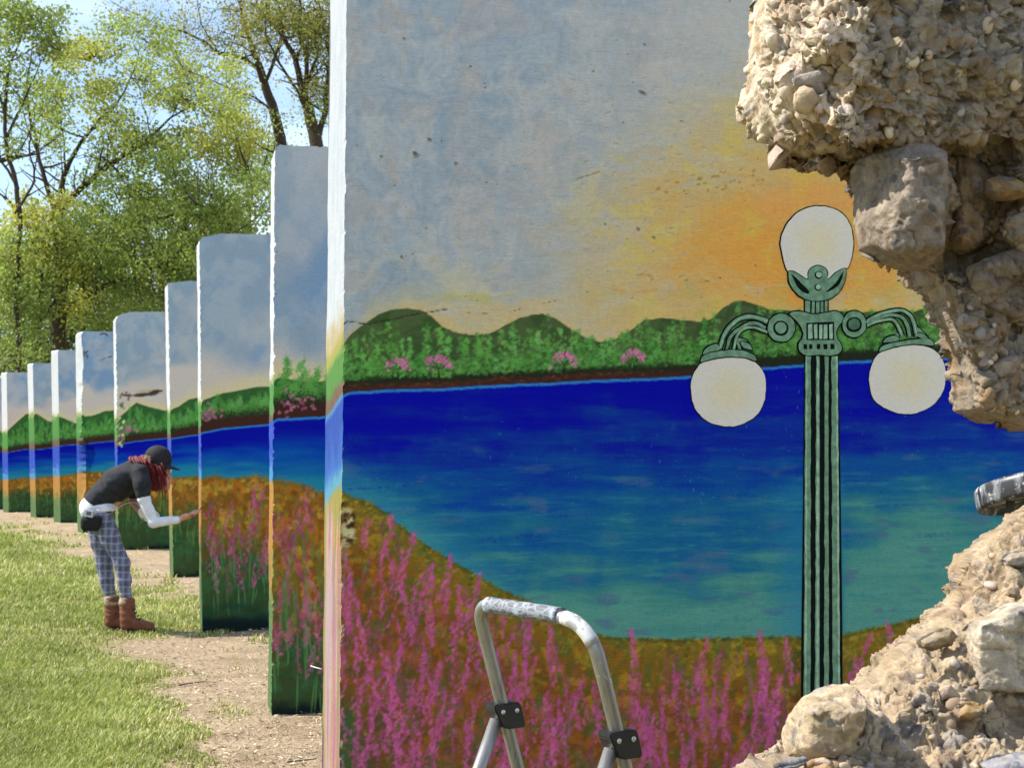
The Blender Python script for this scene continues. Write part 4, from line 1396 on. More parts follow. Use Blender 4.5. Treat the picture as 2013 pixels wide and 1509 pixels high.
# ------------------------------------------------------------------ trees
MAT_LEAF, nt, b, c = attr_mat('leaf', .5, .3)
nt.links.new(c, b.inputs['Base Color'])
tr = nd(nt, 'ShaderNodeBsdfTranslucent')
tcol = mixc(nt, .4, c, lin((176, 180, 80)))
nt.links.new(tcol, tr.inputs['Color'])
ms = nd(nt, 'ShaderNodeMixShader'); ms.inputs[0].default_value = .45
nt.links.new(b.outputs[0], ms.inputs[1]); nt.links.new(tr.outputs[0], ms.inputs[2])
nt.links.new(ms.outputs[0], nt.nodes['Material Output'].inputs['Surface'])


def leaf_cloud(centres, per, spread, size, cols, rng):
    """small folded leaves round twig ends"""
    n = len(centres) * per
    c = np.repeat(centres, per, 0) + rng.normal(0, 1, (n, 3)) * spread * .85 * np.array([1, 1, .75])
    a = rng.normal(0, 1, (n, 3)); a /= np.linalg.norm(a, axis=1)[:, None]
    bq = rng.normal(0, 1, (n, 3)); bq -= a * (a * bq).sum(1)[:, None]; bq /= np.linalg.norm(bq, axis=1)[:, None]
    s = rng.uniform(.6, 1.25, n)[:, None] * size
    nn = np.cross(a, bq) * s * .18
    V = np.stack([c - a * s, c + bq * s * .62 + nn, c + a * s, c - bq * s * .62 + nn], 1).reshape(-1, 3)
    k = np.arange(n) * 4
    T = np.concatenate([np.stack([k, k + 1, k + 2], -1), np.stack([k, k + 2, k + 3], -1)])
    cc = np.repeat(np.repeat(cols, per, 0) * rng.uniform(.75, 1.25, (n, 1)), 4, 0)
    return V, T, cc


def tree(name, label, Y, trunk, limbs, blobs, leaf=.07, per=26, depth=2.2, spread=.26, group=None, seed=0, twig_r=.012, droop=0.0):
    """trunk / limbs: lists of (px, py, dY, radius); blobs: (px, py, rx, ry, n, colour)"""
    rng = np.random.default_rng(300 + seed)
    g = at(trunk[0][0], 985, Y)
    root = empty(name, (g[0], Y, 0))
    tag(root, label, 'tree', group)
    off = np.array([g[0], Y, 0])
    pts_all = []
    mt = MB()
    def limb(L, mb, segs):
        P = np.array([at(p[0], p[1], Y + p[2]) for p in L]); R = np.array([p[3] for p in L])
        C = catmull(P, 6); rr = np.interp(np.linspace(0, 1, len(C)), np.linspace(0, 1, len(R)), R)
        wob = np.stack([fbm2(C[:, 2] * 1.3, C[:, 2] * 0 + k, 3, seed + k) - .5 for k in range(3)], -1) * .22
        wob[0] = 0; C = C + wob * np.minimum(1, np.arange(len(C)) / 4)[:, None]
        mb.tube(C - off, rr, segs)
        pts_all.append(np.concatenate([C, rr[:, None]], 1))
        return C, rr
    tk = [(trunk[0][0], 985, trunk[0][2], trunk[0][3])] + list(trunk)
    Pg = at(tk[0][0], 985, Y + tk[0][2])
    C, rr = limb(tk, mt, 9)
    mt.tube(np.array([[Pg[0], Pg[1], -.2], C[0]]) - off, [rr[0] * 1.25, rr[0]], 9)
    mt.build('trunk', MAT_BARK, root)
    ml = MB()
    for L in limbs:
        C, rr = limb(L, ml, 6)
        # side shoots
        for k in range(3, len(C) - 1, 2):
            if rng.uniform() < .75:
                d = rng.normal(0, 1, 3); d[2] = abs(d[2]) * .8 + .2 - droop; d /= np.linalg.norm(d)
                ln = rng.uniform(.5, 1.5)
                tt = np.linspace(0, 1, 5)[:, None]
                q = C[k] + d * ln * tt + np.array([0, 0, .25 - droop]) * tt ** 2 * ln + rng.normal(0, .04, (5, 3)) * tt
                r0 = min(rr[k] * .6, .035)
                ml.tube(q - off, np.linspace(r0, r0 * .25, 5), 4, cap=False)
                pts_all.append(np.concatenate([q, np.linspace(r0, r0 * .25, 5)[:, None]], 1))
    ml.build('limbs', MAT_BARK, root)
    A = np.concatenate(pts_all)
    cents, cols = [], []
    for (bx, by, rx, ry, nn, colr) in blobs:
        nn = int(nn * 1.2)
        a = rng.uniform(0, 2 * np.pi, nn); r_ = np.sqrt(rng.uniform(0, 1, nn))
        px, py = bx + rx * r_ * np.cos(a), by + ry * r_ * np.sin(a)
        # gaps: drop clusters where a coarse noise is low
        kq = fbm2(px / 46, py / 46, 3, seed + 5) > .42
        px, py = px[kq], py[kq]
        dY = rng.normal(0, depth * .5, len(px)); C = at_arr(px, py, Y + dY)
        cents.append(C); cols.append(np.clip(lin(colr) * (.72 + .6 * fbm2(px / 40, py / 40, 3, seed + 8))[:, None] * rng.uniform(.8, 1.2, (len(px), 1)), 0, .5))
    cents = np.concatenate(cents); cols = np.concatenate(cols)
    tw = MB()
    for c in cents[:900]:
        dd_ = np.linalg.norm(A[:, :3] - c, axis=1) + .4 * np.maximum(0, A[:, 2] - c[2])
        j = int(np.argmin(dd_)); p0 = A[j, :3]
        if dd_[j] > 3.2:
            continue
        tt = np.linspace(0, 1, 4)[:, None]
        q = p0 + (c - p0) * tt + np.array([0, 0, -.18]) * np.sin(tt * np.pi) * dd_[j] * .5 + rng.normal(0, .05, (4, 3)) * np.sin(tt * np.pi)
        tw.tube(q - off, np.linspace(twig_r, twig_r * .35, 4), 3, cap=False)
    if tw.n:
        stuff(tw.build('twigs', MAT_BARK, root))
    V, T, cc = leaf_cloud(cents - off, per, spread, leaf, cols, rng)
    me = mesh_np('crown', V, None, T, cc, False, [MAT_LEAF])
    stuff(link('crown', me, root))
    return root


G1, G2, G3, YL, DK = (158, 170, 88), (136, 156, 76), (112, 136, 68), (184, 184, 82), (90, 112, 60)
TG = 'trees behind the row of slabs'
tree('leafy_tree', 'bright green leafy tree with a dark forked limb, largest tree in the background', 41,
     [(122, 985, 0, .24), (120, 760, 0, .22), (117, 600, 0, .19), (112, 470, 0, .16), (114, 415, 0, .14)],
     [[(112, 425, 0, .10), (135, 398, -.3, .095), (165, 368, -.4, .085), (200, 340, -.5, .075), (245, 306, -.5, .06), (290, 278, -.4, .045), (330, 240, -.2, .03), (390, 205, 0, .015)],
      [(113, 420, 0, .09), (128, 350, .2, .075), (150, 300, .3, .06), (185, 250, .3, .045), (232, 203, .2, .03), (262, 140, .1, .018), (275, 90, 0, .01)],
      [(112, 430, 0, .08), (88, 345, .2, .06), (66, 260, .4, .045), (52, 180, .4, .03), (62, 100, .3, .018), (75, 40, .2, .01)],
      [(117, 560, 0, .09), (170, 500, .6, .07), (250, 450, .9, .05), (340, 430, 1.0, .035), (430, 425, .9, .022), (500, 405, .8, .012)],
      [(118, 620, 0, .09), (200, 560, -.6, .06), (290, 530, -.8, .045), (380, 480, -.9, .03), (470, 450, -.8, .018), (535, 415, -.6, .012)],
      [(116, 520, 0, .06), (60, 450, -.4, .045), (20, 400, -.5, .03), (-30, 360, -.5, .02)]],
     [(130, 170, 70, 70, 46, G1), (175, 125, 60, 50, 40, YL), (105, 215, 50, 80, 36, G2), (290, 205, 120, 85, 95, G1), (400, 190, 100, 90, 80, G1), (440, 275, 65, 65, 46, YL), (235, 335, 140, 75, 76, G2),
      (380, 365, 120, 80, 90, G2), (310, 470, 190, 75, 130, G2), (180, 480, 140, 85, 90, G3), (70, 470, 90, 70, 50, G2), (50, 560, 90, 80, 46, G3), (420, 540, 120, 80, 80, G2), (220, 580, 170, 80, 90, G3),
      (260, 100, 90, 70, 36, G2), (480, 420, 60, 60, 34, G2)],
     .056, 58, 2.4, .27, TG, 1)
tree('leafy_tree', 'thin sparse-leaved tree at the upper left corner of the photo with fine bare twigs', 38,
     [(32, 985, 0, .085), (34, 700, 0, .07), (38, 480, 0, .06), (36, 372, 0, .06), (16, 285, 0, .05), (10, 205, 0, .042)],
     [[(10, 210, 0, .05), (22, 130, .1, .035), (40, 70, .2, .022), (52, 10, .2, .012)], [(11, 230, 0, .04), (-8, 150, -.2, .03), (-12, 60, -.2, .02), (4, -20, -.2, .01)],
      [(14, 270, 0, .04), (45, 210, -.1, .03), (62, 170, -.2, .02), (85, 120, -.2, .012)], [(36, 372, 0, .04), (10, 320, .2, .03), (-20, 280, .3, .02)],
      [(-30, 330, .2, .06), (0, 316, .2, .055), (30, 309, .1, .05), (60, 305, 0, .035), (92, 300, 0, .02)], [(30, 420, 0, .04), (70, 360, -.3, .03), (60, 280, -.3, .018)]],
     [(45, 55, 75, 55, 34, G2), (75, 35, 60, 40, 22, G3), (15, 130, 45, 60, 18, G3), (10, 30, 55, 50, 16, G2), (110, 60, 40, 40, 12, G3), (20, 260, 50, 60, 10, G3), (50, 210, 40, 50, 10, G2), (100, 90, 40, 30, 10, G1), (38, 640, 60, 90, 44, G3), (18, 520, 55, 60, 30, G2), (60, 560, 50, 60, 20, G3)],
     .054, 46, 1.2, .22, TG, 2, .010)
SP1, SP2 = (128, 122, 58), (104, 108, 52)
tree('poplar_tree', 'tall tree whose dark leaning trunk forks left above the rounded slab top', 46,
     [(590, 985, 0, .26), (585, 600, 0, .24), (566, 380, 0, .20), (555, 282, 0, .17), (536, 215, 0, .15), (520, 165, 0, .13), (508, 128, 0, .12)],
     [[(508, 130, 0, .085), (495, 85, .1, .075), (480, 40, .2, .06), (470, 0, .2, .05), (455, -60, .2, .03)], [(508, 135, 0, .07), (470, 115, -.2, .06), (432, 108, -.4, .05), (405, 85, -.5, .04), (365, 65, -.5, .03), (335, 58, -.5, .022), (290, 35, -.5, .015), (215, 0, -.5, .01)],
      [(520, 165, 0, .06), (545, 110, .2, .05), (560, 50, .2, .035), (565, -20, .2, .02)], [(560, 310, 0, .05), (520, 290, -.3, .03), (480, 262, -.4, .02), (420, 235, -.4, .01)], [(540, 225, 0, .045), (500, 190, .3, .03), (450, 172, .4, .02), (400, 150, .4, .01)],
      [(432, 108, -.4, .03), (400, 50, -.4, .02), (385, -10, -.4, .012)], [(567, 400, 0, .05), (540, 420, .3, .035), (500, 408, .4, .02), (470, 430, .4, .012)]],
     [(360, 40, 80, 50, 34, SP1), (410, 70, 60, 60, 24, SP1), (470, 60, 60, 60, 26, SP2), (330, 90, 60, 40, 16, SP1), (440, 160, 70, 50, 20, SP1), (490, 230, 70, 50, 22, G2), (520, 60, 50, 70, 24, SP1), (500, 370, 50, 60, 28, G2), (270, 30, 60, 40, 10, SP1)],
     .046, 40, 2.0, .26, TG, 3, .011, .25)
tree('poplar_tree', 'tall tree with several upright dark stems beside the top of the nearest slab', 43,
     [(640, 985, 0, .28), (636, 600, 0, .26), (628, 380, 0, .22), (621, 276, 0, .19), (606, 222, 0, .16), (598, 190, 0, .15)],
     [[(598, 195, 0, .10), (588, 140, .1, .085), (572, 95, .2, .07), (556, 60, .2, .055), (545, 10, .2, .04), (535, -50, .2, .025)], [(599, 195, 0, .08), (606, 130, -.1, .065), (592, 60, -.2, .05), (588, 0, -.2, .035), (590, -60, -.2, .02)],
      [(622, 285, 0, .09), (640, 210, .2, .08), (650, 140, .3, .07), (648, 60, .3, .055), (655, -20, .3, .03)], [(606, 222, 0, .06), (585, 175, -.3, .045), (545, 118, -.4, .035), (525, 60, -.4, .025), (520, 0, -.4, .015)],
      [(600, 180, 0, .05), (625, 110, .2, .04), (628, 40, .2, .03), (622, -30, .2, .015)], [(572, 95, .2, .04), (545, 60, .3, .03), (510, 20, .3, .02), (495, -30, .3, .012)]],
     [(560, 60, 70, 70, 50, SP2), (600, 120, 50, 90, 50, SP1), (625, 40, 40, 60, 44, SP2), (520, 40, 50, 50, 26, SP1), (590, 20, 60, 50, 40, SP2), (640, 150, 30, 70, 24, SP2), (620, 230, 30, 40, 10, G2)],
     .046, 44, 1.8, .24, TG, 4, .011, .2)
tree('bushy_tree', 'yellow-green young tree low at the left in front of the darker trees', 39,
     [(70, 985, 0, .10), (72, 800, 0, .09), (78, 640, 0, .07), (84, 540, 0, .05)],
     [[(84, 545, 0, .04), (70, 480, .1, .03), (55, 430, .1, .018)], [(84, 540, 0, .04), (100, 470, -.1, .03), (112, 400, -.1, .018)], [(78, 640, 0, .04), (120, 570, .1, .03), (150, 520, .1, .018)]],
     [(88, 420, 60, 48, 34, YL), (50, 470, 55, 50, 26, YL), (110, 500, 60, 60, 30, G1), (60, 560, 60, 60, 22, G1), (140, 560, 40, 60, 16, YL)],
     .055, 46, 1.2, .22, TG, 5)
tree('bushy_tree', 'dark dense tree filling the gap above the lowest slabs at the far left', 50,
     [(60, 985, 0, .2), (62, 800, 0, .18), (64, 690, 0, .16), (70, 560, 0, .12)],
     [[(64, 690, 0, .08), (20, 620, .2, .06), (-20, 560, .2, .03)], [(70, 560, 0, .08), (130, 480, .2, .05), (170, 420, .2, .03)], [(66, 640, 0, .08), (140, 600, .3, .05), (200, 560, .3, .03)]],
     [(30, 650, 100, 85, 110, DK), (110, 660, 100, 80, 110, DK), (60, 560, 110, 70, 70, G3), (150, 600, 90, 70, 66, DK), (20, 720, 100, 50, 60, DK), (110, 730, 90, 40, 60, DK), (190, 660, 80, 60, 70, DK)],
     .066, 52, 2.6, .32, TG, 6)
tree('bushy_tree', 'dark dense tree just above the stepped slab tops left of the two tall slabs', 48,
     [(330, 985, 0, .2), (330, 700, 0, .18), (322, 600, 0, .15), (318, 520, 0, .1)],
     [[(322, 600, 0, .08), (270, 540, .2, .05), (230, 480, .2, .03)], [(318, 520, 0, .08), (360, 440, .2, .05), (400, 380, .2, .03)], [(325, 620, 0, .08), (380, 560, .3, .05), (450, 500, .3, .03)]],
     [(260, 620, 100, 60, 90, DK), (330, 560, 110, 70, 100, DK), (420, 500, 90, 70, 80, G3), (330, 460, 130, 70, 80, G3), (480, 480, 60, 60, 46, G3), (250, 520, 100, 70, 70, DK), (360, 400, 120, 60, 50, G3)],
     .062, 52, 2.6, .3, TG, 7)
tree('bushy_tree', 'small pale tree in the gap between the large leafy tree and tall leaning tree', 56,
     [(480, 985, 0, .16), (482, 700, 0, .14), (486, 500, 0, .12), (490, 380, 0, .09)],
     [[(490, 385, 0, .05), (470, 300, .2, .035), (455, 220, .2, .02)], [(490, 385, 0, .05), (520, 310, -.2, .035), (530, 250, -.2, .02)], [(486, 460, 0, .05), (530, 380, .1, .035), (560, 330, .1, .02)]],
     [(500, 330, 60, 60, 40, G2), (520, 400, 50, 60, 36, G2), (470, 260, 60, 60, 24, G1), (540, 320, 50, 50, 20, G2)],
     .06, 42, 1.6, .3, TG, 8)

# ------------------------------------------------------------------ broken concrete wall in the foreground
def seg_dist(PX, PY, poly_):
    p = np.asarray(poly_, float); q = np.roll(p, -1, 0)
    best = np.full(PX.shape, 1e9); inside = np.zeros(PX.shape, bool); bx = PX.copy(); by = PY.copy()
    for (x0, y0), (x1, y1) in zip(p, q):
        dx, dy = x1 - x0, y1 - y0
        t = np.clip(((PX - x0) * dx + (PY - y0) * dy) / (dx * dx + dy * dy + 1e-9), 0, 1)
        cx, cy = x0 + t * dx, y0 + t * dy
        d = np.hypot(PX - cx, PY - cy); m = d < best
        best = np.where(m, d, best); bx = np.where(m, cx, bx); by = np.where(m, cy, by)
        c = (y0 > PY) != (y1 > PY)
        with np.errstate(divide='ignore', invalid='ignore'):
            inside ^= c & (PX < (x1 - x0) * (PY - y0) / (y1 - y0 + 1e-12) + x0)
    return np.where(inside, best, -best), bx, by


def densify(pts, step, amp, seed):
    p = np.asarray(pts, float); out = []
    for a, b2 in zip(p, np.roll(p, -1, 0)):
        n = max(1, int(np.hypot(*(b2 - a)) / step))
        for k in range(n):
            out.append(a + (b2 - a) * k / n)
    o = np.array(out)
    o[:, 0] += amp * 2 * (fbm2(o[:, 0] / 11, o[:, 1] / 11, 3, seed) - .5)
    o[:, 1] += amp * 2 * (fbm2(o[:, 0] / 11, o[:, 1] / 11, 3, seed + 1) - .5)
    return o


def shell(outline, xs, ys, yfun, thick, ocol, disp, seed, jag=3.0, step=9, origin=None):
    """solid lump of rock: a front and a back surface that meet along its outline"""
    O = densify(outline, step, jag, seed)
    X, Y = np.meshgrid(xs, ys)
    D, bx, by = seg_dist(X, Y, O)
    lim = np.gradient(X, axis=1) * .75
    ok = D > -lim
    cell = ok[:-1, :-1] & ok[:-1, 1:] & ok[1:, 1:] & ok[1:, :-1]
    X2, Y2 = np.where(D < 0, bx, X), np.where(D < 0, by, Y)
    Dp = np.maximum(D, 0)
    D0, _a, _b = seg_dist(X2, Y2, np.asarray(outline, float) if len(outline) > 30 else densify(outline, 60, 0, 1))
    Yf = yfun(X2, Y2, np.maximum(D0, 0))
    Pf = at_arr(X2, Y2, Yf)
    Yb = Yf + .012 + thick * np.sqrt(np.minimum(1, Dp / 110))
    # the back keeps its place sideways: same x and z, further away
    Pb = Pf.copy(); Pb[..., 1] = Yb
    used = np.zeros(X.shape, bool)
    used[:-1, :-1] |= cell; used[:-1, 1:] |= cell; used[1:, 1:] |= cell; used[1:, :-1] |= cell
    rid = -np.ones(X.shape, int); rid[used] = np.arange(used.sum()); n = used.sum()
    c = np.argwhere(cell)
    a, b2, c2, d = rid[c[:, 0], c[:, 1]], rid[c[:, 0], c[:, 1] + 1], rid[c[:, 0] + 1, c[:, 1] + 1], rid[c[:, 0] + 1, c[:, 1]]
    Qf = np.stack([a, d, c2, b2], -1)
    Qb = np.stack([a, b2, c2, d], -1) + n
    # rim between front and back
    e = {}
    for q in Qf:
        for k in range(4):
            u_, v_ = int(q[k]), int(q[(k + 1) % 4])
            if (v_, u_) in e:
                del e[(v_, u_)]
            else:
                e[(u_, v_)] = 1
    Qs = np.array([(u_, u_ + n, v_ + n, v_) for u_, v_ in e], int)
    V = np.concatenate([Pf[used], Pb[used]])
    Q = np.concatenate([Qf, Qb, Qs])
    # normals
    N = np.zeros_like(V)
    fn = np.cross(V[Q[:, 2]] - V[Q[:, 0]], V[Q[:, 3]] - V[Q[:, 1]])
    for k in range(4):
        np.add.at(N, Q[:, k], fn)
    N /= np.linalg.norm(N, axis=1)[:, None] + 1e-12
    off, cells = disp(V)
    D0p = np.maximum(D0, 0); Dv = np.concatenate([D0p[used], D0p[used]])
    off = (off - off.mean()) * (.12 + .88 * smooth(0, 30, Dv)) - .004 * smooth(30, 0, Dv)
    W = V + N * off[:, None]
    PXf = np.concatenate([X2[used], X2[used]]); PYf = np.concatenate([Y2[used], Y2[used]])
    col = ocol(V, PXf, PYf, off, cells)
    return W, Q, col, N, n, PXf, PYf


def lnoise3(P, seed):
    """linear lattice noise: creased, faceted"""
    i = np.floor(P); f = P - i; r = 0
    for dx in (0, 1):
        wx = f[:, 0] if dx else 1 - f[:, 0]
        for dy in (0, 1):
            wy = f[:, 1] if dy else 1 - f[:, 1]
            for dz in (0, 1):
                wz = f[:, 2] if dz else 1 - f[:, 2]
                r = r + wx * wy * wz * _hash3(i[:, 0] + dx, i[:, 1] + dy, i[:, 2] + dz, seed)
    return r


def rock_disp(sc=1.0, peb=1.0, seed=0):
    def f(V):
        kk = np.where(V[:, 2] > 1.62, .6, .26)
        Rm = np.array([[.72, .53, -.45], [-.21, .80, .56], [.66, -.31, .69]])
        VR = V @ Rm.T; VS = V @ Rm
        f1 = lnoise3(VR * np.array([6, 7, 9.]), seed + 60) - .5; f2 = lnoise3(VS * 15, seed + 70) - .5; f3 = lnoise3(VR * 36, seed + 80) - .5; f4 = lnoise3(VS * 80, seed + 90) - .5
        rg = 1 - np.abs(2 * fbm3(V * 24, 4, seed + 31) - 1); rg2 = 1 - np.abs(2 * fbm3(V * 70, 3, seed + 32) - 1)
        o = .040 * sc * (fbm3(V * 6, 3, seed + 1) - .5) + .026 * sc * (fbm3(V * 17, 4, seed + 2) - .5) + .018 * sc * (fbm3(V * 60, 4, seed + 3) - .5) + .030 * sc * kk * (rg ** 2 - .6) + .013 * sc * kk * (rg2 ** 2 - .6) + sc * (.060 * f1 + .040 * f2 + .024 * f3 + .012 * f4)
        wv = V + .012 * np.stack([fbm3(V * 25 + k, 2, seed + 20 + k) - .5 for k in range(3)], -1)
        a, a2, ia = worley3(wv * np.array([21, 21, 27.]), seed + 4)
        b, b2, ib = worley3(wv * np.array([48, 48, 60.]), seed + 5)
        ha = np.sqrt(np.clip(1 - (a / .50) ** 2, 0, 1)) * (ia > .74)
        hb = np.sqrt(np.clip(1 - (b / .52) ** 2, 0, 1)) * (ib > .62)
        pit = (ib < .16) * np.clip(1 - b / .45, 0, 1)
        r = np.abs(fbm3(V * 30 + 3, 4, seed + 6) - .5) * 2
        o = o + peb * (.010 * ha + .006 * hb - .019 * pit) - .010 * sc * np.clip(.16 - r, 0, 1) / .16
        return o, (ia, ha, ib, hb, pit, r)
    return f


def rock_col(base, alt, dark, warm_lo=None):
    def f(V, PX, PY, off, cells):
        ia, ha, ib, hb, pit, r = cells
        b0 = base(PX, PY)
        n = fbm3(V * 9, 4, 400)[:, None]; n2 = fbm3(V * 26, 3, 401)[:, None]
        c = b0 * (.70 + .60 * n) * (.86 + .28 * np.where(r < 2, ib, 0))[:, None]
        m = smooth(.52, .64, n2) * .55
        c = c * (1 - m) + alt(PX, PY) * m
        pal = np.array([lin((174, 156, 130)), lin((158, 150, 142)), lin((196, 180, 156)), lin((140, 118, 98)), lin((182, 162, 148)), lin((112, 108, 108))])
        pa = pal[(ia * 97).astype(int) % 6] * (np.linalg.norm(b0, axis=1) / .62)[:, None]
        pb = pal[(ib * 89).astype(int) % 6] * (np.linalg.norm(b0, axis=1) / .62)[:, None]
        m = (smooth(.25, .5, hb) * (ib > .62) * .7)[:, None]; c = c * (1 - m) + pb * m
        m = (smooth(.15, .4, ha) * .75)[:, None]; c = c * (1 - m) + pa * m
        c = c * (1 - .25 * pit[:, None]) * (1 - dark * np.clip(.14 - r, 0, 1)[:, None] / .14)
        return np.clip(c, 0.01, .75)
    return f


UP = [(1478, -720), (1486, -300), (1494, -60), (1487, 4), (1479, 28), (1476, 60), (1470, 92), (1472, 122), (1473, 150), (1479, 180), (1487, 202), (1498, 226), (1512, 250), (1519, 262), (1518, 280), (1532, 291), (1552, 306), (1576, 321), (1602, 328), (1640, 332), (1670, 326), (1692, 345), (1725, 420), (1760, 500),
      (1798, 528), (1812, 545), (1830, 570), (1843, 600), (1850, 626), (1860, 650), (1864, 668), (1872, 690), (1880, 704), (1884, 718), (1876, 729), (1881, 746), (1888, 762), (1892, 790), (1893, 808), (1902, 821), (1922, 832), (1942, 838), (1960, 834), (1985, 850), (2014, 859), (2050, 862), (2110, 872), (2150, 890)]
LOW = [(2150, 925), (2110, 945), (2060, 960), (2014, 990), (1999, 998), (1985, 1010), (1971, 1026), (1951, 1042), (1936, 1052), (1922, 1070), (1904, 1088), (1893, 1100), (1885, 1110), (1880, 1130), (1876, 1146), (1884, 1174), (1878, 1186), (1865, 1195), (1858, 1206), (1840, 1226), (1821, 1240), (1800, 1246),
       (1776, 1266), (1758, 1286), (1740, 1306), (1720, 1326), (1702, 1341), (1690, 1352), (1660, 1372), (1610, 1410), (1580, 1450), (1562, 1486), (1530, 1491), (1492, 1495), (1455, 1508), (1405, 1538), (1375, 1620), (1350, 1800), (1330, 2100), (1310, 2560), (2520, 2560), (2520, -720)]
def inset(pts, k):
    p = np.asarray(pts, float); t = np.roll(p, -1, 0) - np.roll(p, 1, 0); t /= np.linalg.norm(t, axis=1)[:, None] + 1e-9
    nrm = np.stack([-t[:, 1], t[:, 0]], -1)
    q = p + nrm * k
    return [tuple(v_) for v_ in q]


_all = inset(UP + LOW, -7.0)
UP, LOW = _all[:len(UP)], _all[len(UP):]
_lx = np.array(UP[:48]); _ly = np.array(LOW[:39])
DZ = 1.0


def wall_y(px, py, D):
    base = np.interp(py, [-720, 0, 480, 540, 860, 905, 985, 1120, 1240, 1360, 1509, 1700, 2560], [2.86, 2.84, 2.86, 2.95, 2.92, 3.06, 3.10, 2.98, 2.86, 2.72, 2.54, 2.46, 2.40])
    y = base + .11 * (px - 1700) / 313 * smooth(2560, 860, py)
    xl = np.interp(py, _lx[:, 1], _lx[:, 0])
    w = np.interp(py, [-720, 150, 240, 330, 520, 700, 860], [225, 220, 190, 160, 45, 34, 60])
    w = w * (1 + .5 * (fbm2(px / 60, py / 45, 3, 505) - .5) * 2)
    end = np.clip(1 - (px - xl) / w, 0, 1) * (py < 880)
    y = y + .30 * end ** 1.35 * np.interp(py, [330, 520], [1, .22])
    # underside of the overhang
    un = np.clip(1 - (332 - py) / 110, 0, 1) * (py < 345) * smooth(1690, 1640, px)
    y = y + .10 * un ** 1.6
    # recess round the boulder
    y = y + .10 * smooth(0, 30, py - 270) * smooth(545, 515, py) * smooth(1660, 1700, px) * smooth(2013, 1960, px)
    y = y + .045 * (1 - np.clip(D / 40, 0, 1)) ** 2
    y = y + .10 * smooth(0, 1, np.clip(1 - D / 90, 0, 1)) * (py > 900)
    y = y + .09 * (fbm2(px / 130, py / 130, 3, 500) - .5) + .05 * (fbm2(px / 50, py / 50, 3, 501) - .5)
    return y


def wall_base(PX, PY):
    low = smooth(900, 960, PY)[:, None]
    up = lin((168, 156, 138)) * (1 - low) + lin((172, 152, 124)) * low
    br = (smooth(180, 260, PY) * smooth(900, 860, PY))[:, None]
    up = up * (1 - br) + lin((156, 136, 112)) * br  # weathered brown middle, darkened as well for the shade below the overhang
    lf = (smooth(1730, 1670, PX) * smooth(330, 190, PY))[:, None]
    up = up * (1 - lf) + lin((214, 196, 170)) * lf  # fresh broken end, colour made paler still for the sun on it
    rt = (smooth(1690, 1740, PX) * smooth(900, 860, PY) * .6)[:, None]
    up = up * (1 - rt) + lin((142, 130, 112)) * rt  # weathered face, colour darkened further for the shade on this side
    gy_ = (smooth(560, 640, PY) * smooth(880, 840, PY) * .5)[:, None]
    return up * (1 - gy_) + lin((138, 126, 112)) * gy_


def wall_alt(PX, PY):
    low = smooth(900, 960, PY)[:, None]
    return lin((150, 116, 72)) * (1 - low) + lin((146, 122, 94)) * low


fx = np.concatenate([np.linspace(1300, 1430, 14)[:-1], np.arange(1430, 2030, 2.1), np.geomspace(2034, 2530, 26)])
fy_ = np.concatenate([np.linspace(-730, -30, 50)[:-1], np.arange(-30, 1530, 2.1), np.geomspace(1534, 2570, 50)])
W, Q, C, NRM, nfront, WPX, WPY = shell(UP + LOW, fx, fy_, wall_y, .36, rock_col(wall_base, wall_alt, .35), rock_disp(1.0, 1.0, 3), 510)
o_ = np.array([W[:, 0].mean(), 2.9, 0.0])
wallo = link('broken_concrete_wall', mesh_np('broken_concrete_wall', W - o_, Q, None, C, True, [MAT_ROCK]))
wallo.location = o_
tag(wallo, 'rough broken concrete wall full of pebbles framing the right side, unpainted', 'wall')


def stone(name, label, outline, yrel, thick, rgb, seed, tilt=(0, 0), facets=None, sc=.35, peb=0.0, step=3.2, round_=30, dome=.03):
    p = np.asarray(outline, float); cx, cy = p.mean(0)
    xs = np.arange(p[:, 0].min() - 4, p[:, 0].max() + 4, step); ys = np.arange(p[:, 1].min() - 4, p[:, 1].max() + 4, step)
    ycen = float(wall_y(np.array([cx]), np.array([cy]), np.array([200.]))[0]) + yrel

    def yf(px, py, D):
        y = ycen + tilt[0] * (px - cx) / 100 + tilt[1] * (py - cy) / 100
        y = y + dome * (1 - np.clip(D / round_, 0, 1)) ** 2
        if facets:
            y = y + facets(px, py)
        return y + .02 * (fbm2(px / 40, py / 40, 3, seed) - .5)
    c0 = lin(rgb)
    bf = lambda PX, PY: np.broadcast_to(c0, (len(PX), 3)) * (.85 + .3 * fbm2(PX / 30, PY / 22, 4, seed + 3))[:, None]
    al = lambda PX, PY: np.broadcast_to(c0 * .7, (len(PX), 3))
    W, Q, C, N_, nf, a, b2 = shell(outline, xs, ys, yf, thick, rock_col(bf, al, .3), rock_disp(sc, peb, seed), seed + 40, 1.5, 8)
    o = link(name, mesh_np(name, W - o_, Q, None, C, True, [MAT_ROCK]), wallo)
    if label:
        o['label'] = label
    return o


def bf_left(px, py):
    y = .13 * smooth(1768, 1688, px) + .16 * smooth(478, 540, py) + .07 * smooth(312, 272, py)
    y += .02 * smooth(6, -6, (py - 408) + .55 * (px - 1735)) * smooth(1790, 1760, px)
    return y


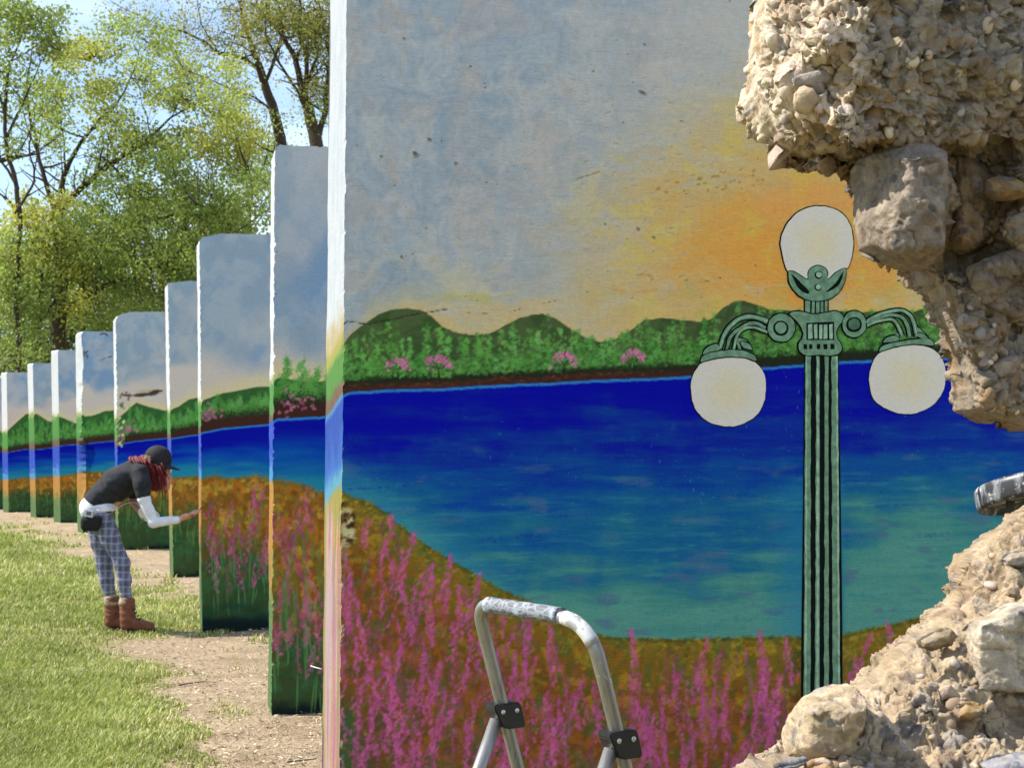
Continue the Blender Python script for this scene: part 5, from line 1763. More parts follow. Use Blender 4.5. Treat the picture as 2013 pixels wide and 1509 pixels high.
stone('boulder', 'large grey-brown boulder lodged under the overhang', [(1681, 322), (1690, 305), (1702, 294), (1740, 278), (1780, 270), (1822, 270), (1848, 285), (1866, 297), (1870, 340), (1868, 380), (1864, 430), (1863, 484), (1856, 522), (1820, 534), (1780, 530), (1740, 508), (1698, 488), (1692, 440), (1688, 380)], -.22, .30, (146, 132, 116), 601, facets=bf_left, sc=.4, step=2.6, round_=14, dome=.02)
stone('boulder', None, [(1872, 300), (1905, 302), (1940, 322), (1966, 352), (1984, 390), (1988, 430), (1970, 470), (1930, 500), (1890, 515), (1868, 500), (1867, 430), (1872, 370)], -.055, .25, (136, 114, 86), 602, facets=lambda px, py: .10 * smooth(1900, 2000, px) + .1 * smooth(460, 520, py), sc=.4, step=2.8)
stone('stone', None, [(1935, 352), (1960, 340), (1995, 345), (2025, 360), (2030, 388), (1990, 398), (1955, 396), (1936, 380)], -.10, .1, (150, 122, 84), 603, sc=.2)
stone('stone', None, [(1905, 520), (1950, 500), (2013, 478), (2060, 520), (2050, 620), (1990, 640), (1930, 610), (1900, 570)], -.05, .15, (142, 128, 112), 604, tilt=(0, .03), sc=.8)
stone('stone', 'big cream block at the left foot of the wall', [(1545, 1488), (1548, 1455), (1558, 1425), (1572, 1398), (1592, 1376), (1622, 1357), (1655, 1346), (1688, 1350), (1706, 1376), (1708, 1412), (1700, 1440), (1682, 1462), (1676, 1488), (1640, 1497), (1590, 1496)], -.07, .25, (184, 164, 134), 605, tilt=(-.03, .02), facets=lambda px, py: .06 * smooth(1600, 1550, px) + .10 * smooth(1400, 1350, py), sc=.45, step=2.6, round_=9, dome=.015)
stone('stone', 'large flat-faced cream block jutting out at the right border', [(1894, 1278), (1902, 1246), (1925, 1220), (1965, 1205), (2020, 1182), (2080, 1170), (2100, 1300), (2085, 1376), (2010, 1372), (1960, 1378), (1920, 1366), (1898, 1352)], -.11, .25, (186, 172, 150), 606, facets=lambda px, py: .05 * smooth(1930, 1896, px) + .12 * smooth(1352, 1385, py), sc=.4, step=2.8, round_=12)
stone('stone', None, [(1930, 1506), (1958, 1490), (1990, 1480), (2040, 1474), (2080, 1500), (2060, 1560), (1960, 1560)], -.09, .12, (148, 146, 148), 607, tilt=(0, -.05), sc=.3)
stone('stone', None, [(1524, 1507), (1545, 1500), (1570, 1496), (1592, 1493), (1590, 1503), (1566, 1514), (1535, 1520)], -.06, .06, (146, 142, 140), 608, sc=.12, round_=8, step=2)
stone('stone', None, [(1584, 1511), (1600, 1500), (1625, 1495), (1640, 1502), (1645, 1516), (1610, 1530)], -.06, .06, (178, 142, 104), 609, sc=.12, round_=10, step=2)
stone('stone', None, [(1968, 1098), (1985, 1084), (2016, 1080), (2040, 1094), (2036, 1114), (2000, 1122), (1974, 1116)], -.04, .08, (176, 164, 150), 610, sc=.2, round_=14)
stone('stone', None, [(1806, 1258), (1838, 1240), (1872, 1232), (1888, 1250), (1876, 1272), (1836, 1284), (1812, 1276)], -.035, .08, (150, 132, 106), 611, sc=.35, round_=14)
stone('stone', None, [(1874, 1400), (1900, 1380), (1938, 1384), (1944, 1404), (1910, 1422), (1880, 1418)], -.03, .08, (168, 138, 96), 612, sc=.3, round_=14)
stone('stone', None, [(1480, 5), (1492, -20), (1520, -40), (1530, -10), (1520, 25), (1505, 60), (1488, 80), (1478, 76), (1476, 40)], .22, .1, (206, 178, 134), 613, tilt=(-.25, 0), sc=.15, round_=10)

# pebbles of the old concrete, each half sunk into the broken face
PEB = []
for k in range(7):
    bm = bmesh.new(); bmesh.ops.create_icosphere(bm, subdivisions=2, radius=1)
    co = np.array([v_.co for v_ in bm.verts]); dirv = co.copy()
    rr = .82 + .42 * fbm3(co * 1.1 + 7 * k, 2, 700 + k)
    co = co * rr[:, None] * np.array([1, .62 + .05 * k, .5 + .04 * k])
    for v_, c_ in zip(bm.verts, co):
        v_.co = c_
    for f_ in bm.faces:
        f_.smooth = True
    me = bpy.data.meshes.new('pebble'); bm.to_mesh(me); bm.free()
    PEB.append(me)
MAT_PEB = []
for k, rgb in enumerate(((178, 158, 130), (160, 152, 144), (198, 182, 158), (146, 124, 102), (186, 166, 152), (140, 134, 128))):
    MAT_PEB.append(simple_mat('pebble_stone', lin(rgb), .8, 0, .25, 60, .4, .003, .25))
PEBM = []
for k in range(18):
    m2 = PEB[k % 7].copy(); m2.materials.append(MAT_PEB[k % 6]); PEBM.append(m2)
fi = np.arange(nfront)
sel = fi[(WPX[:nfront] > 1460) & (WPX[:nfront] < 2025) & (WPY[:nfront] > -15) & (WPY[:nfront] < 1515)]
RNG2 = np.random.default_rng(77)
picked = []
cand = RNG2.permutation(sel)
for i in cand:
    px, py = WPX[i], WPY[i]
    if py < 330 and px < 1700 and RNG2.uniform() < .6:
        continue
    r_px = RNG2.choice([6, 7, 8, 10, 12, 15, 19], p=[.2, .2, .2, .16, .12, .08, .04])
    if all((px - q[0]) ** 2 + (py - q[1]) ** 2 > (r_px + q[2] + 2) ** 2 for q in picked):
        picked.append((px, py, r_px, i))
    if len(picked) >= 150:
        break
for px, py, r_px, i in picked:
    R = r_px / 1040.0
    o = link('pebble', PEBM[int(RNG2.integers(0, 18))], wallo)
    nv = Vector(NRM[i])
    q = nv.to_track_quat('Z', 'Y') @ Matrix.Rotation(RNG2.uniform(0, 6.28), 3, 'Z').to_quaternion()
    o.rotation_mode = 'QUATERNION'; o.rotation_quaternion = q
    o.location = Vector(W[i] - o_) - nv * R * .55
    o.scale = (R * 1.25, R * 1.25, R * RNG2.uniform(.9, 1.3))

# ------------------------------------------------------------------ folding step ladder
MAT_ALU, nt, b = new_mat('aluminium')
f = noise(nt, 40, 4, .6, (1, 1, .15))
nt.links.new(mixc(nt, mrange(nt, f, .3, .7, 0, 1), (.27, .265, .25), (.36, .355, .34)), b.inputs['Base Color'])
sp = noise(nt, 75, 2, .5); sq = noise(nt, 12, 2, .5); lk = b.inputs['Base Color'].links[0].from_socket
nt.links.new(mixc(nt, mrange(nt, addv(nt, sp, sq, .35), .90, .92, 0, .8), mixc(nt, mrange(nt, noise(nt, 130, 3, .6, (1, 1, .06)), .60, .70, 0, .5), lk, (.12, .12, .115)), (.62, .62, .66)), b.inputs['Base Color'])
b.inputs['Metallic'].default_value = .75; b.inputs['Roughness'].default_value = .42
bump(nt, b, noise(nt, 160, 3), .12, .001)
MAT_BLACK = simple_mat('black_plastic', (.018, .018, .019), .42, 0, .3, 50, .15, .001, .4)
MAT_RIVET = simple_mat('steel_rivet', (.6, .6, .6), .3, 1.0, .1, 60)
MAT_GRIP, nt, b = new_mat('grip_foam')
v = nd(nt, 'ShaderNodeTexVoronoi', feature='DISTANCE_TO_EDGE'); v.inputs['Scale'].default_value = 46
tc = nd(nt, 'ShaderNodeTexCoord'); mp = nd(nt, 'ShaderNodeMapping'); mp.inputs['Scale'].default_value = (.8, .8, 1.7)
nt.links.new(tc.outputs['Object'], mp.inputs['Vector']); nt.links.new(mp.outputs['Vector'], v.inputs['Vector'])
c1 = mixc(nt, mrange(nt, v.outputs['Distance'], .03, .16, 0, 1), (.22, .235, .26), (.10, .105, .12))
c2 = mixc(nt, mrange(nt, noise(nt, 14, 4), .56, .66, 0, .9), c1, (.34, .42, .5))
nt.links.new(c2, b.inputs['Base Color']); b.inputs['Roughness'].default_value = .6
bump(nt, b, v.outputs['Distance'], .5, .004)
MAT_SMEAR, nt, b = new_mat('aluminium_with_paint')
f = noise(nt, 26, 3, .5)
nt.links.new(mixc(nt, mrange(nt, f, .5, .56, 0, 1), (.32, .31, .30), (.62, .62, .60)), b.inputs['Base Color'])
b.inputs['Roughness'].default_value = .45; b.inputs['Metallic'].default_value = .2

ZB = .79
YL, YR = .66 * F_PX / (1392 - 877), .66 * F_PX / (1447 - 877)
BL, BR = at(990, 1392, YL), at(1216, 1447, YR)
BL[2] = BR[2] = ZB
wv = BR - BL; WL = np.linalg.norm(wv); wv /= WL
pv = np.array([wv[1], -wv[0], 0]);
if pv[0] > 0:
    pv = -pv
upv = np.array([0, 0, 1.0])
lad = empty('step_ladder', ((BL + BR) / 2 * np.array([1, 1, 0])))
tag(lad, 'aluminium folding step ladder with a paint-smeared grip standing before the nearest slab', 'ladder')
LO = np.array(lad.location)


def lp(s, z, lean):
    """s along the width, z height, lean towards the left"""
    return BL + wv * s + upv * (z - ZB) + pv * lean - LO


k1_, topz = .30, 1.062
dirr = lambda z: (z - ZB) * k1_
rc = .055
pts = [lp(0, .02, dirr(.02)), lp(0, .4, dirr(.4)), lp(0, ZB, dirr(ZB)), lp(0, topz - rc * 2.0, dirr(topz - rc * 2.0))]
arc = []
for k in range(1, 8):
    a = k / 8 * math.pi / 2
    arc.append(lp(rc - rc * math.cos(a), topz - rc + rc * math.sin(a), dirr(topz - rc + rc * math.sin(a))))
arc2 = []
rc2 = .085
for k in range(1, 8):
    a = math.pi / 2 - k / 8 * math.pi / 2
    arc2.append(lp(WL - rc2 + rc2 * math.cos(a), topz - .004 - rc2 + rc2 * math.sin(a), dirr(topz - rc2 + rc2 * math.sin(a))))
bar = [lp(rc, topz, dirr(topz)), lp(WL * .5, topz + .001, dirr(topz)), lp(WL - rc2, topz - .004, dirr(topz))]
tail = [lp(WL, topz - rc2 * 1.7, dirr(topz - rc2 * 1.7)), lp(WL, ZB, dirr(ZB)), lp(WL, .4, dirr(.4)), lp(WL, .02, dirr(.02))]
mb = MB(); mb.tube(np.array(pts + arc + bar + arc2 + tail), .0165, 18)
mb.build('handrail', MAT_ALU, lad)
mb = MB(); g0, g1_ = rc * .95, WL - rc2 * 1.25
gp = np.array([lp(g0 + (g1_ - g0) * t, topz + .001, dirr(topz)) for t in np.linspace(0, 1, 26)])
mb.tube(gp, .0195 + .0012 * np.sin(np.linspace(0, 26, 26)) * 0.4, 20)
mb.build('grip', MAT_GRIP, lad)
mb = MB(); mb.tube(np.array([bar[2] * .7 + gp[-1] * .3] + [bar[2]] + arc2[:6]), .0174, 18)
mb.build('paint_smeared_bend', MAT_SMEAR, lad)
for s_ in (0, WL):
    mb = MB()
    mb.tube(np.array([lp(s_, ZB - .02, .022), lp(s_, .4, .022 + .43 * (ZB - .4)), lp(s_, .02, .022 + .43 * (ZB - .02))]), .0165, 16)
    mb.build('leg', MAT_ALU, lad)
    # hinge bracket: cheek plates with a folded top
    c = lp(s_, ZB, 0)
    side = -wv if False else np.cross(pv, upv)
    nrm = side if np.dot(side, np.array([0, -1.0, 0])) > 0 else -side
    mbk = bmesh.new()
    prof = [(.042, .022), (-.034, .022), (-.040, .010), (-.052, -.036), (-.050, -.042), (.002, -.042), (.018, -.034), (.028, -.018), (.034, -.004), (.042, .008)]
    vs = []
    for h in (.024, -.024):
        vs.append([mbk.verts.new(Vector(c + pv * x * 1.0 + upv * z + nrm * h)) for x, z in prof])
    mbk.faces.new(vs[0]); mbk.faces.new(vs[1][::-1])
    for k in range(len(prof)):
        k2 = (k + 1) % len(prof)
        mbk.faces.new((vs[0][k], vs[1][k], vs[1][k2], vs[0][k2]))
    bmesh.ops.recalc_face_normals(mbk, faces=mbk.faces)
    bmesh.ops.bevel(mbk, geom=list(mbk.edges), offset=.0035, segments=2, affect='EDGES', clamp_overlap=True)
    me = bpy.data.meshes.new('hinge_bracket'); mbk.to_mesh(me); mbk.free(); me.materials.append(MAT_BLACK)
    br = link('hinge_bracket', me, lad)
    for x in (.018, -.024):
        mb = MB(); q0 = c + pv * x + upv * .002 + nrm * .023
        mb.tube(np.array([q0, q0 + nrm * .0025, q0 + nrm * .004]), [.0066, .0064, .004], 14)
        mb.tube(np.array([q0 + nrm * .003, q0 + nrm * .0055]), [.003, .0026], 10)
        r_ = mb.build('rivet', MAT_RIVET, br)
for zs_ in (.56, .34, .13):
    mb = MB()
    mb.box((lp(0, zs_, dirr(zs_) + .02) + lp(WL, zs_, dirr(zs_) + .02)) / 2, wv * (WL / 2 - .017), pv * .09, upv * .014)
    mb.build('tread', MAT_BLACK, lad, False)

# ------------------------------------------------------------------ tall round stool with a paint-splashed seat
MAT_SPLASH, nt, b = new_mat('splashed_seat')
s1 = noise(nt, 30, 5, .65, (1, 1, .35)); s2 = noise(nt, 12, 3, .5, (1, 1, .1)); s3 = noise(nt, 60, 4, .6)
c = mixc(nt, mrange(nt, s1, .5, .6, 0, 1), (.03, .03, .034), (.20, .21, .23))
c = mixc(nt, mrange(nt, s3, .58, .66, 0, 1), c, (.55, .56, .58))
c = mixc(nt, mrange(nt, s2, .62, .66, 0, 1), c, (.66, .64, .52))
nt.links.new(c, b.inputs['Base Color']); b.inputs['Roughness'].default_value = .4
SY = 3.75
sc_ = at(2046, 966, SY)
stl = empty('work_stool', (sc_[0], SY, 0))
tag(stl, 'round black stool with a paint-splashed rim, half hidden behind the broken wall', 'stool')
tiltm = np.array(Matrix.Rotation(math.radians(-14), 3, 'X') @ Matrix.Rotation(math.radians(-7), 3, 'Y'))
R0 = 126 / (F_PX / SY)
prof = [(0, .030), (R0 * .8, .032), (R0 * .95, .030), (R0 * .99, .024), (R0, .014), (R0 * .995, -.016), (R0 * .975, -.024), (R0 * .945, -.025), (R0 * .93, -.02), (R0 * .9, -.008), (0, -.006)]
n_ = 56; V = []; Qs = []
for r_, z_ in prof:
    for k in range(n_):
        a = k * 2 * math.pi / n_
        V.append(tiltm @ np.array([r_ * math.cos(a), r_ * math.sin(a), z_]))
for i in range(len(prof) - 1):
    for k in range(n_):
        k2 = (k + 1) % n_
        Qs.append((i * n_ + k, (i + 1) * n_ + k, (i + 1) * n_ + k2, i * n_ + k2))
me = mesh_np('seat', np.array(V), np.array(Qs), None, None, True, [MAT_SPLASH])
so = link('seat', me, stl); so.location = (0, 0, sc_[2])
for k in range(3):
    a = math.radians(200 + 120 * k)
    mb = MB(); d = np.array([math.cos(a), math.sin(a), 0])
    mb.tube(np.array([d * .09 + (0, 0, sc_[2] - .02), d * .17 + (0, 0, .6), d * .24 + (0, 0, 0.0)]), .011, 10)
    mb.build('leg', MAT_BLACK if k else MAT_ALU, stl)
mb = MB()
a = np.linspace(0, 2 * math.pi, 33); mb.tube(np.stack([.19 * np.cos(a), .19 * np.sin(a), a * 0 + .4], -1), .008, 8, cap=False)
mb.build('foot_ring', MAT_ALU, stl)

# a bent wire sticking out of the nearest slab's end
mb = MB(); mb.tube(np.array([at(611, 1308, 4.70), at(620, 1311, 4.68), at(632, 1314, 4.66)]), .0016, 6)
tag(mb.build('bent_wire', simple_mat('white_wire', (.7, .7, .68), .5)), 'short white wire sticking out of the nearest slab low on its left end', 'wire')

# ------------------------------------------------------------------ the person painting
def surface_net(fn, lo, hi, res):
    lo, hi = np.asarray(lo, float), np.asarray(hi, float)
    n = np.ceil((hi - lo) / res).astype(int) + 1
    g = [lo[k] + np.arange(n[k]) * res for k in range(3)]
    P = np.stack(np.meshgrid(*g, indexing='ij'), -1)
    D = fn(P.reshape(-1, 3)).reshape(P.shape[:3])
    s = D < 0
    cnt = np.zeros(tuple(n - 1)); acc = np.zeros(tuple(n - 1) + (3,))
    cor = [(i, j, k) for i in (0, 1) for j in (0, 1) for k in (0, 1)]
    sub = lambda A, c: A[c[0]:c[0] + n[0] - 1, c[1]:c[1] + n[1] - 1, c[2]:c[2] + n[2] - 1]
    for a in cor:
        for ax in range(3):
            if a[ax] == 0:
                b2 = list(a); b2[ax] = 1
                d0, d1 = sub(D, a), sub(D, b2)
                m = (d0 < 0) != (d1 < 0)
                t = np.where(m, d0 / np.where(m, d0 - d1, 1), 0)
                p = np.zeros(acc.shape) + np.array(a, float); p[..., ax] += t
                acc += p * m[..., None]; cnt += m
    act = cnt > 0
    ids = -np.ones(act.shape, int); ids[act] = np.arange(act.sum())
    base = np.argwhere(act)
    V = lo + (base + acc[act] / cnt[act][:, None]) * res
    Q = []
    for ax in range(3):
        u_, v_ = [(1, 2), (2, 0), (0, 1)][ax]
        s0 = np.take(s, range(0, n[ax] - 1), ax); s1 = np.take(s, range(1, n[ax]), ax)
        e = np.argwhere(s0 != s1)
        e = e[(e[:, u_] > 0) & (e[:, v_] > 0) & (e[:, u_] < n[u_] - 1) & (e[:, v_] < n[v_] - 1)]
        flip = s0[tuple(e.T)]
        def idd(du, dv):
            q = e.copy(); q[:, u_] -= du; q[:, v_] -= dv
            return ids[tuple(q.T)]
        q = np.stack([idd(1, 1), idd(0, 1), idd(0, 0), idd(1, 0)], -1)
        q[~flip] = q[~flip][:, ::-1]
        Q.append(q)
    return V, np.concatenate(Q)


def cap_sdf(P, a, b2, ra, rb, ys=1.0):
    a, b2 = np.asarray(a, float), np.asarray(b2, float)
    k = np.array([1, 1 / ys, 1])
    p, a, b2 = P * k, a * k, b2 * k
    ab = b2 - a; t = np.clip(((p - a) @ ab) / (ab @ ab + 1e-12), 0, 1)
    return np.linalg.norm(p - a - t[:, None] * ab, axis=1) - (ra + (rb - ra) * t)


def smin(a, b2, k):
    h = np.clip(.5 + .5 * (b2 - a) / k, 0, 1)
    return b2 * (1 - h) + a * h - k * h * (1 - h)


def union(P, prims, k=.02):
    d = None
    for p in prims:
        q = cap_sdf(P, *p)
        d = q if d is None else smin(d, q, k)
    return d


PYC = 12.0


def pp(x, y, dy=0.0):
    return at(x, y, PYC + dy)


FEET = ground(258, 1238)
per = empty('person', (FEET[0], PYC, 0))
tag(per, 'person in black shirt, plaid leggings and cap bending to paint a slab', 'person')
PO = np.array(per.location)


def skin(name, prims, res, mat, k=.02, parent=None, cut=None, noise_amp=0.0, pad=.03):
    pts = np.array([p[j] for p in prims for j in (0, 1)])
    rad = max(max(p[2], p[3]) * (p[4] if len(p) > 4 else 1) for p in prims)
    lo, hi = pts.min(0) - rad - pad, pts.max(0) + rad + pad
    def fn(P):
        d = union(P, prims, k)
        if noise_amp:
            d = d + noise_amp * (fbm3(P * 22, 3, 900) - .5) * 2
        if cut:
            d = cut(P, d)
        return d
    V, Q = surface_net(fn, lo, hi, res)
    o = link(name, mesh_np(name, V - PO, Q, None, None, True, [mat]), parent or per)
    return o


MAT_SKIN, nt, b = new_mat('skin')
f = noise(nt, 30, 4)
nt.links.new(mixc(nt, mrange(nt, f, .3, .7, 0, 1), lin((176, 118, 92)), lin((206, 150, 122))), b.inputs['Base Color'])
b.inputs['Roughness'].default_value = .55; b.inputs['Subsurface Weight'].default_value = .1
b.inputs['Subsurface Radius'].default_value = (.01, .004, .002)
MAT_TEE = simple_mat('black_cotton', (.026, .027, .031), .9, 0, .35, 20, .5, .006, .2)
MAT_WHITE = simple_mat('white_cotton', (.68, .69, .72), .85, 0, .08, 18, .4, .006, .2)
MAT_HAIR = simple_mat('dark_red_hair', (.13, .010, .012), .7, 0, .5, 60, .2, .002, .4)
MAT_CAP = simple_mat('black_cap', (.020, .020, .022), .8, 0, .35, 40, .2, .002, .2)
MAT_BOOT = simple_mat('brown_leather', lin((112, 68, 46)), .65, 0, .25, 24, .4, .004, .3)
MAT_SOLE = simple_mat('boot_rubber', lin((66, 54, 46)), .8, 0, .2, 30)
MAT_FLEECE = simple_mat('fleece_cuff', lin((160, 146, 120)), .95, 0, .25, 60, .8, .006, .1)
MAT_POUCH = simple_mat('black_pouch_cloth', (.014, .013, .014), .8, 0, .3, 40, .3, .003, .25)
MAT_DEVICE = simple_mat('grey_device', (.48, .48, .50), .4, .2, .2, 50)
# plaid leggings
MAT_PLAID, nt, b = new_mat('plaid_knit')
tc = nd(nt, 'ShaderNodeTexCoord')
def wave(dirn, sc, dist):
    w = nd(nt, 'ShaderNodeTexWave', wave_type='BANDS', bands_direction=dirn)
    w.inputs['Scale'].default_value = sc; w.inputs['Distortion'].default_value = dist; w.inputs['Detail'].default_value = 2; w.inputs['Detail Scale'].default_value = 3
    nt.links.new(tc.outputs['Object'], w.inputs['Vector'])
    return w.outputs['Fac']
wz, wx, wz2 = wave('Z', 5.6, 1.2), wave('X', 7.0, 1.0), wave('Z', 2.8, 1.5)
c = mixc(nt, mrange(nt, wx, .4, .9, 0, .8), lin((112, 116, 138)), lin((72, 78, 104)))
c = mixc(nt, mrange(nt, wz2, .4, .8, 0, .5), c, lin((64, 68, 92)))
c = mixc(nt, mrange(nt, wz, .75, 1.0, 0, .42), c, lin((168, 170, 182)))
c = mixc(nt, mrange(nt, wx, .16, .02, 0, .28), c, lin((170, 172, 184)))
nt.links.new(c, b.inputs['Base Color']); b.inputs['Roughness'].default_value = .9
bump(nt, b, noise(nt, 40, 3), .4, .006)

RA, LA = -.19, .14          # right arm (towards the camera), left arm
HEADC = pp(318, 922, -.01)
# one continuous body
body = [
    (pp(190, 1006), pp(235, 950), .095, .105, 1.35), (pp(235, 950), pp(274, 928), .105, .09, 1.5),
    (pp(270, 930), pp(300, 922), .062, .050), (pp(298, 921), pp(312, 920), .05, .07),
    (pp(310, 908, -.01), pp(322, 938, -.01), .082, .062, .92), (pp(322, 940, -.01), pp(325, 958, -.01), .052, .036),
    (pp(329, 941, -.01), pp(333, 948, -.01), .010, .013),
    (pp(278, 935, RA + .03), pp(281, 975, RA), .048, .042), (pp(281, 975, RA), pp(302, 1027, RA), .04, .036), (pp(302, 1027, RA), pp(350, 1021, RA + .03), .035, .025),
    (pp(276, 932, LA), pp(262, 985, LA), .046, .036), (pp(262, 985, LA), pp(276, 1006, .0), .034, .024),
    (pp(200, 1022, -.085), pp(238, 1104, -.09), .075, .05), (pp(238, 1104, -.09), pp(248, 1186, -.09), .048, .036),
    (pp(190, 1024, .085), pp(205, 1110, .07), .075, .05), (pp(205, 1110, .07), pp(218, 1186, .07), .048, .036),
    (pp(248, 1186, -.09), pp(250, 1222, -.09), .036, .036), (pp(218, 1186, .07), pp(221, 1218, .07), .036, .036)]
pts = np.array([p[j] for p in body for j in (0, 1)])
V0, Q0 = surface_net(lambda P: union(P, body, .022), pts.min(0) - .14, pts.max(0) + .14, .011)
# hands with five fingers each
hw = pp(350, 1021, RA + .03)
palm = pp(366, 1014, RA + .06)
def hand(w, pm, tips, thumb, spreadv):
    pr = [(w, pm, .022, .024), (w * .4 + pm * .6, pm + spreadv * .022, .02, .016), (w * .4 + pm * .6, pm - spreadv * .022, .02, .016)]
    for j, t in enumerate(tips):
        r0 = pm + spreadv * (.030 - .020 * j) ; kn = r0 * .5 + t * .5 + np.array([0, 0, .010])
        pr += [(r0, kn, .0095, .0085), (kn, t, .0085, .0070)]
    t0 = w * .6 + pm * .4; kn = t0 * .45 + thumb * .55 + np.array([0, 0, -.008])
    pr += [(t0, kn, .012, .0095), (kn, thumb, .0095, .008)]
    return pr
sv = np.array([.25, .95, .15]); sv /= np.linalg.norm(sv)
tips = [pp(392, 1003, RA + .115), pp(394, 1002, RA + .095), pp(392, 1005, RA + .07), pp(388, 1008, RA + .05)]
hr = hand(hw, palm, tips, pp(384, 1011, RA + .13), sv)
pts = np.array([p[j] for p in hr for j in (0, 1)])
V1, Q1 = surface_net(lambda P: union(P, hr, .008), pts.min(0) - .04, pts.max(0) + .04, .0045)
lw, lpalm = pp(276, 1006, .0), pp(284, 1011, -.04)
hl = hand(lw, lpalm, [pp(300, 1012, -.07), pp(301, 1015, -.065), pp(299, 1018, -.06), pp(295, 1020, -.06)], pp(294, 1004, -.07), np.array([.1, .1, .98]))
pts = np.array([p[j] for p in hl for j in (0, 1)])
V2, Q2 = surface_net(lambda P: union(P, hl, .008), pts.min(0) - .04, pts.max(0) + .04, .0045)
V = np.concatenate([V0, V1, V2]); Q = np.concatenate([Q0, Q1 + len(V0), Q2 + len(V0) + len(V1)])
link('body', mesh_np('body', V - PO, Q, None, None, True, [MAT_SKIN]), per)
# face
mb = MB()
for dy in (-.042, .022):
    e = pp(330.5, 932, dy); mb.tube(np.array([e - (.006, 0, 0), e, e + (.006, 0, 0)]) - PO, [.004, .009, .004], 8)
mb.build('eyes', simple_mat('eye_dark', (.05, .035, .03), .3), per)
mb = MB(); mb.tube(np.array([pp(331, 956, -.03), pp(333, 955, -.01), pp(331, 956, .01)]) - PO, .005, 8); mb.build('mouth', simple_mat('lips', lin((150, 78, 72)), .5), per)

wr = lambda P, d: d + .016 * (fbm3(P @ np.array([[11, 0, 4.], [0, 14, 0], [-5, 0, 20.]]), 3, 910) - .5)
tee = [(pp(193, 988), pp(232, 950), .116, .124, 1.35), (pp(232, 950), pp(270, 926), .124, .108, 1.5), (pp(272, 922), pp(291, 918), .075, .058),
       (pp(276, 930, RA + .05), pp(279, 950, RA + .01), .072, .064), (pp(279, 950, RA + .01), pp(281, 970, RA), .062, .060), (pp(274, 930, LA - .02), pp(264, 970, LA), .07, .056)]
def cut_tee(P, d):
    a = pp(180, 1000); n = pp(232, 950) - pp(193, 988); n = n / np.linalg.norm(n)
    lowp = -(P - pp(187, 988)) @ (n * .55 + np.array([.30, 0, .75]))
    sl = (P[:, 2] * 0)
    return np.maximum(wr(P, d), lowp)
skin('t_shirt', tee, .010, MAT_TEE, .03, cut=cut_tee)
skin('sleeve', [(pp(281, 966, RA), pp(283, 980, RA), .052, .050), (pp(283, 980, RA), pp(302, 1027, RA), .048, .042), (pp(302, 1027, RA), pp(347, 1021, RA + .025), .041, .030)], .008, MAT_WHITE, .015, cut=wr)
skin('shirt_hem', [(pp(188, 999), pp(200, 984), .114, .110, 1.32), (pp(182, 1001, -.03), pp(212, 1003, -.06), .084, .07, 1.3)], .010, MAT_WHITE, .04,
     cut=lambda P, d: np.maximum(wr(P, d), (pp(190, 1014)[2] - P[:, 2]) + .35 * (P[:, 0] - pp(190, 1014)[0])))
skin('leggings', [(pp(190, 1010), pp(194, 1020), .108, .106, 1.3), (pp(200, 1020, -.08), pp(218, 1060, -.088), .088, .074), (pp(218, 1060, -.088), pp(240, 1106, -.09), .072, .058), (pp(240, 1106, -.09), pp(245, 1140, -.09), .058, .053), (pp(245, 1140, -.09), pp(249, 1184, -.09), .052, .042),
                  (pp(190, 1022, .08), pp(198, 1064, .078), .092, .077), (pp(198, 1064, .078), pp(206, 1110, .07), .075, .061), (pp(206, 1110, .07), pp(210, 1140, .07), .061, .056), (pp(210, 1140, .07), pp(219, 1184, .07), .055, .043)], .010, MAT_PLAID, .025, cut=lambda P, d: wr(P, d))


def boot(x, y, dy, dx):
    rt = skin('boot', [(pp(x, y, dy), pp(x + 1, y + 26, dy), .062, .056), (pp(x + 1, y + 26, dy), pp(x - 1, y + 43, dy), .056, .048), (pp(x, y + 38, dy), pp(x + dx * .55, y + 43, dy), .05, .044), (pp(x + dx * .5, y + 43, dy), pp(x + dx, y + 47, dy - .005), .043, .034)], .009, MAT_BOOT, .02,
              cut=lambda P, d: np.maximum(d + .0025 * np.sin(P[:, 2] * 120 + 9 * fbm3(P * 9, 2, 915)), .015 - P[:, 2]))
    skin('sole', [(pp(x - 3, y + 50, dy), pp(x + dx * .5, y + 51, dy), .052, .046), (pp(x + dx * .5, y + 51, dy), pp(x + dx + 2, y + 51, dy - .005), .046, .039)], .009, MAT_SOLE, .01, parent=rt,
         cut=lambda P, d: np.maximum(np.maximum(d, P[:, 2] - .03), -.012 - P[:, 2]))
    skin('boot_cuff', [(pp(x - 1, y - 1, dy), pp(x, y + 5, dy), .060, .060)], .008, MAT_FLEECE, .01, parent=rt, noise_amp=.004)
    mb = MB()
    for q in range(4):
        a = pp(x + 13 + q * 3.2, y + 14 + q * 6, dy - .035); c = pp(x + 14 + q * 3.2, y + 15 + q * 6, dy + .03)
        mb.tube(np.array([a, (a + c) / 2 + (.012, 0, .008), c]) - PO, .004, 6)
    mb.build('lace', MAT_POUCH, rt)
    return rt


boot(250, 1184, -.09, 46)
boot(220, 1180, .07, 44)
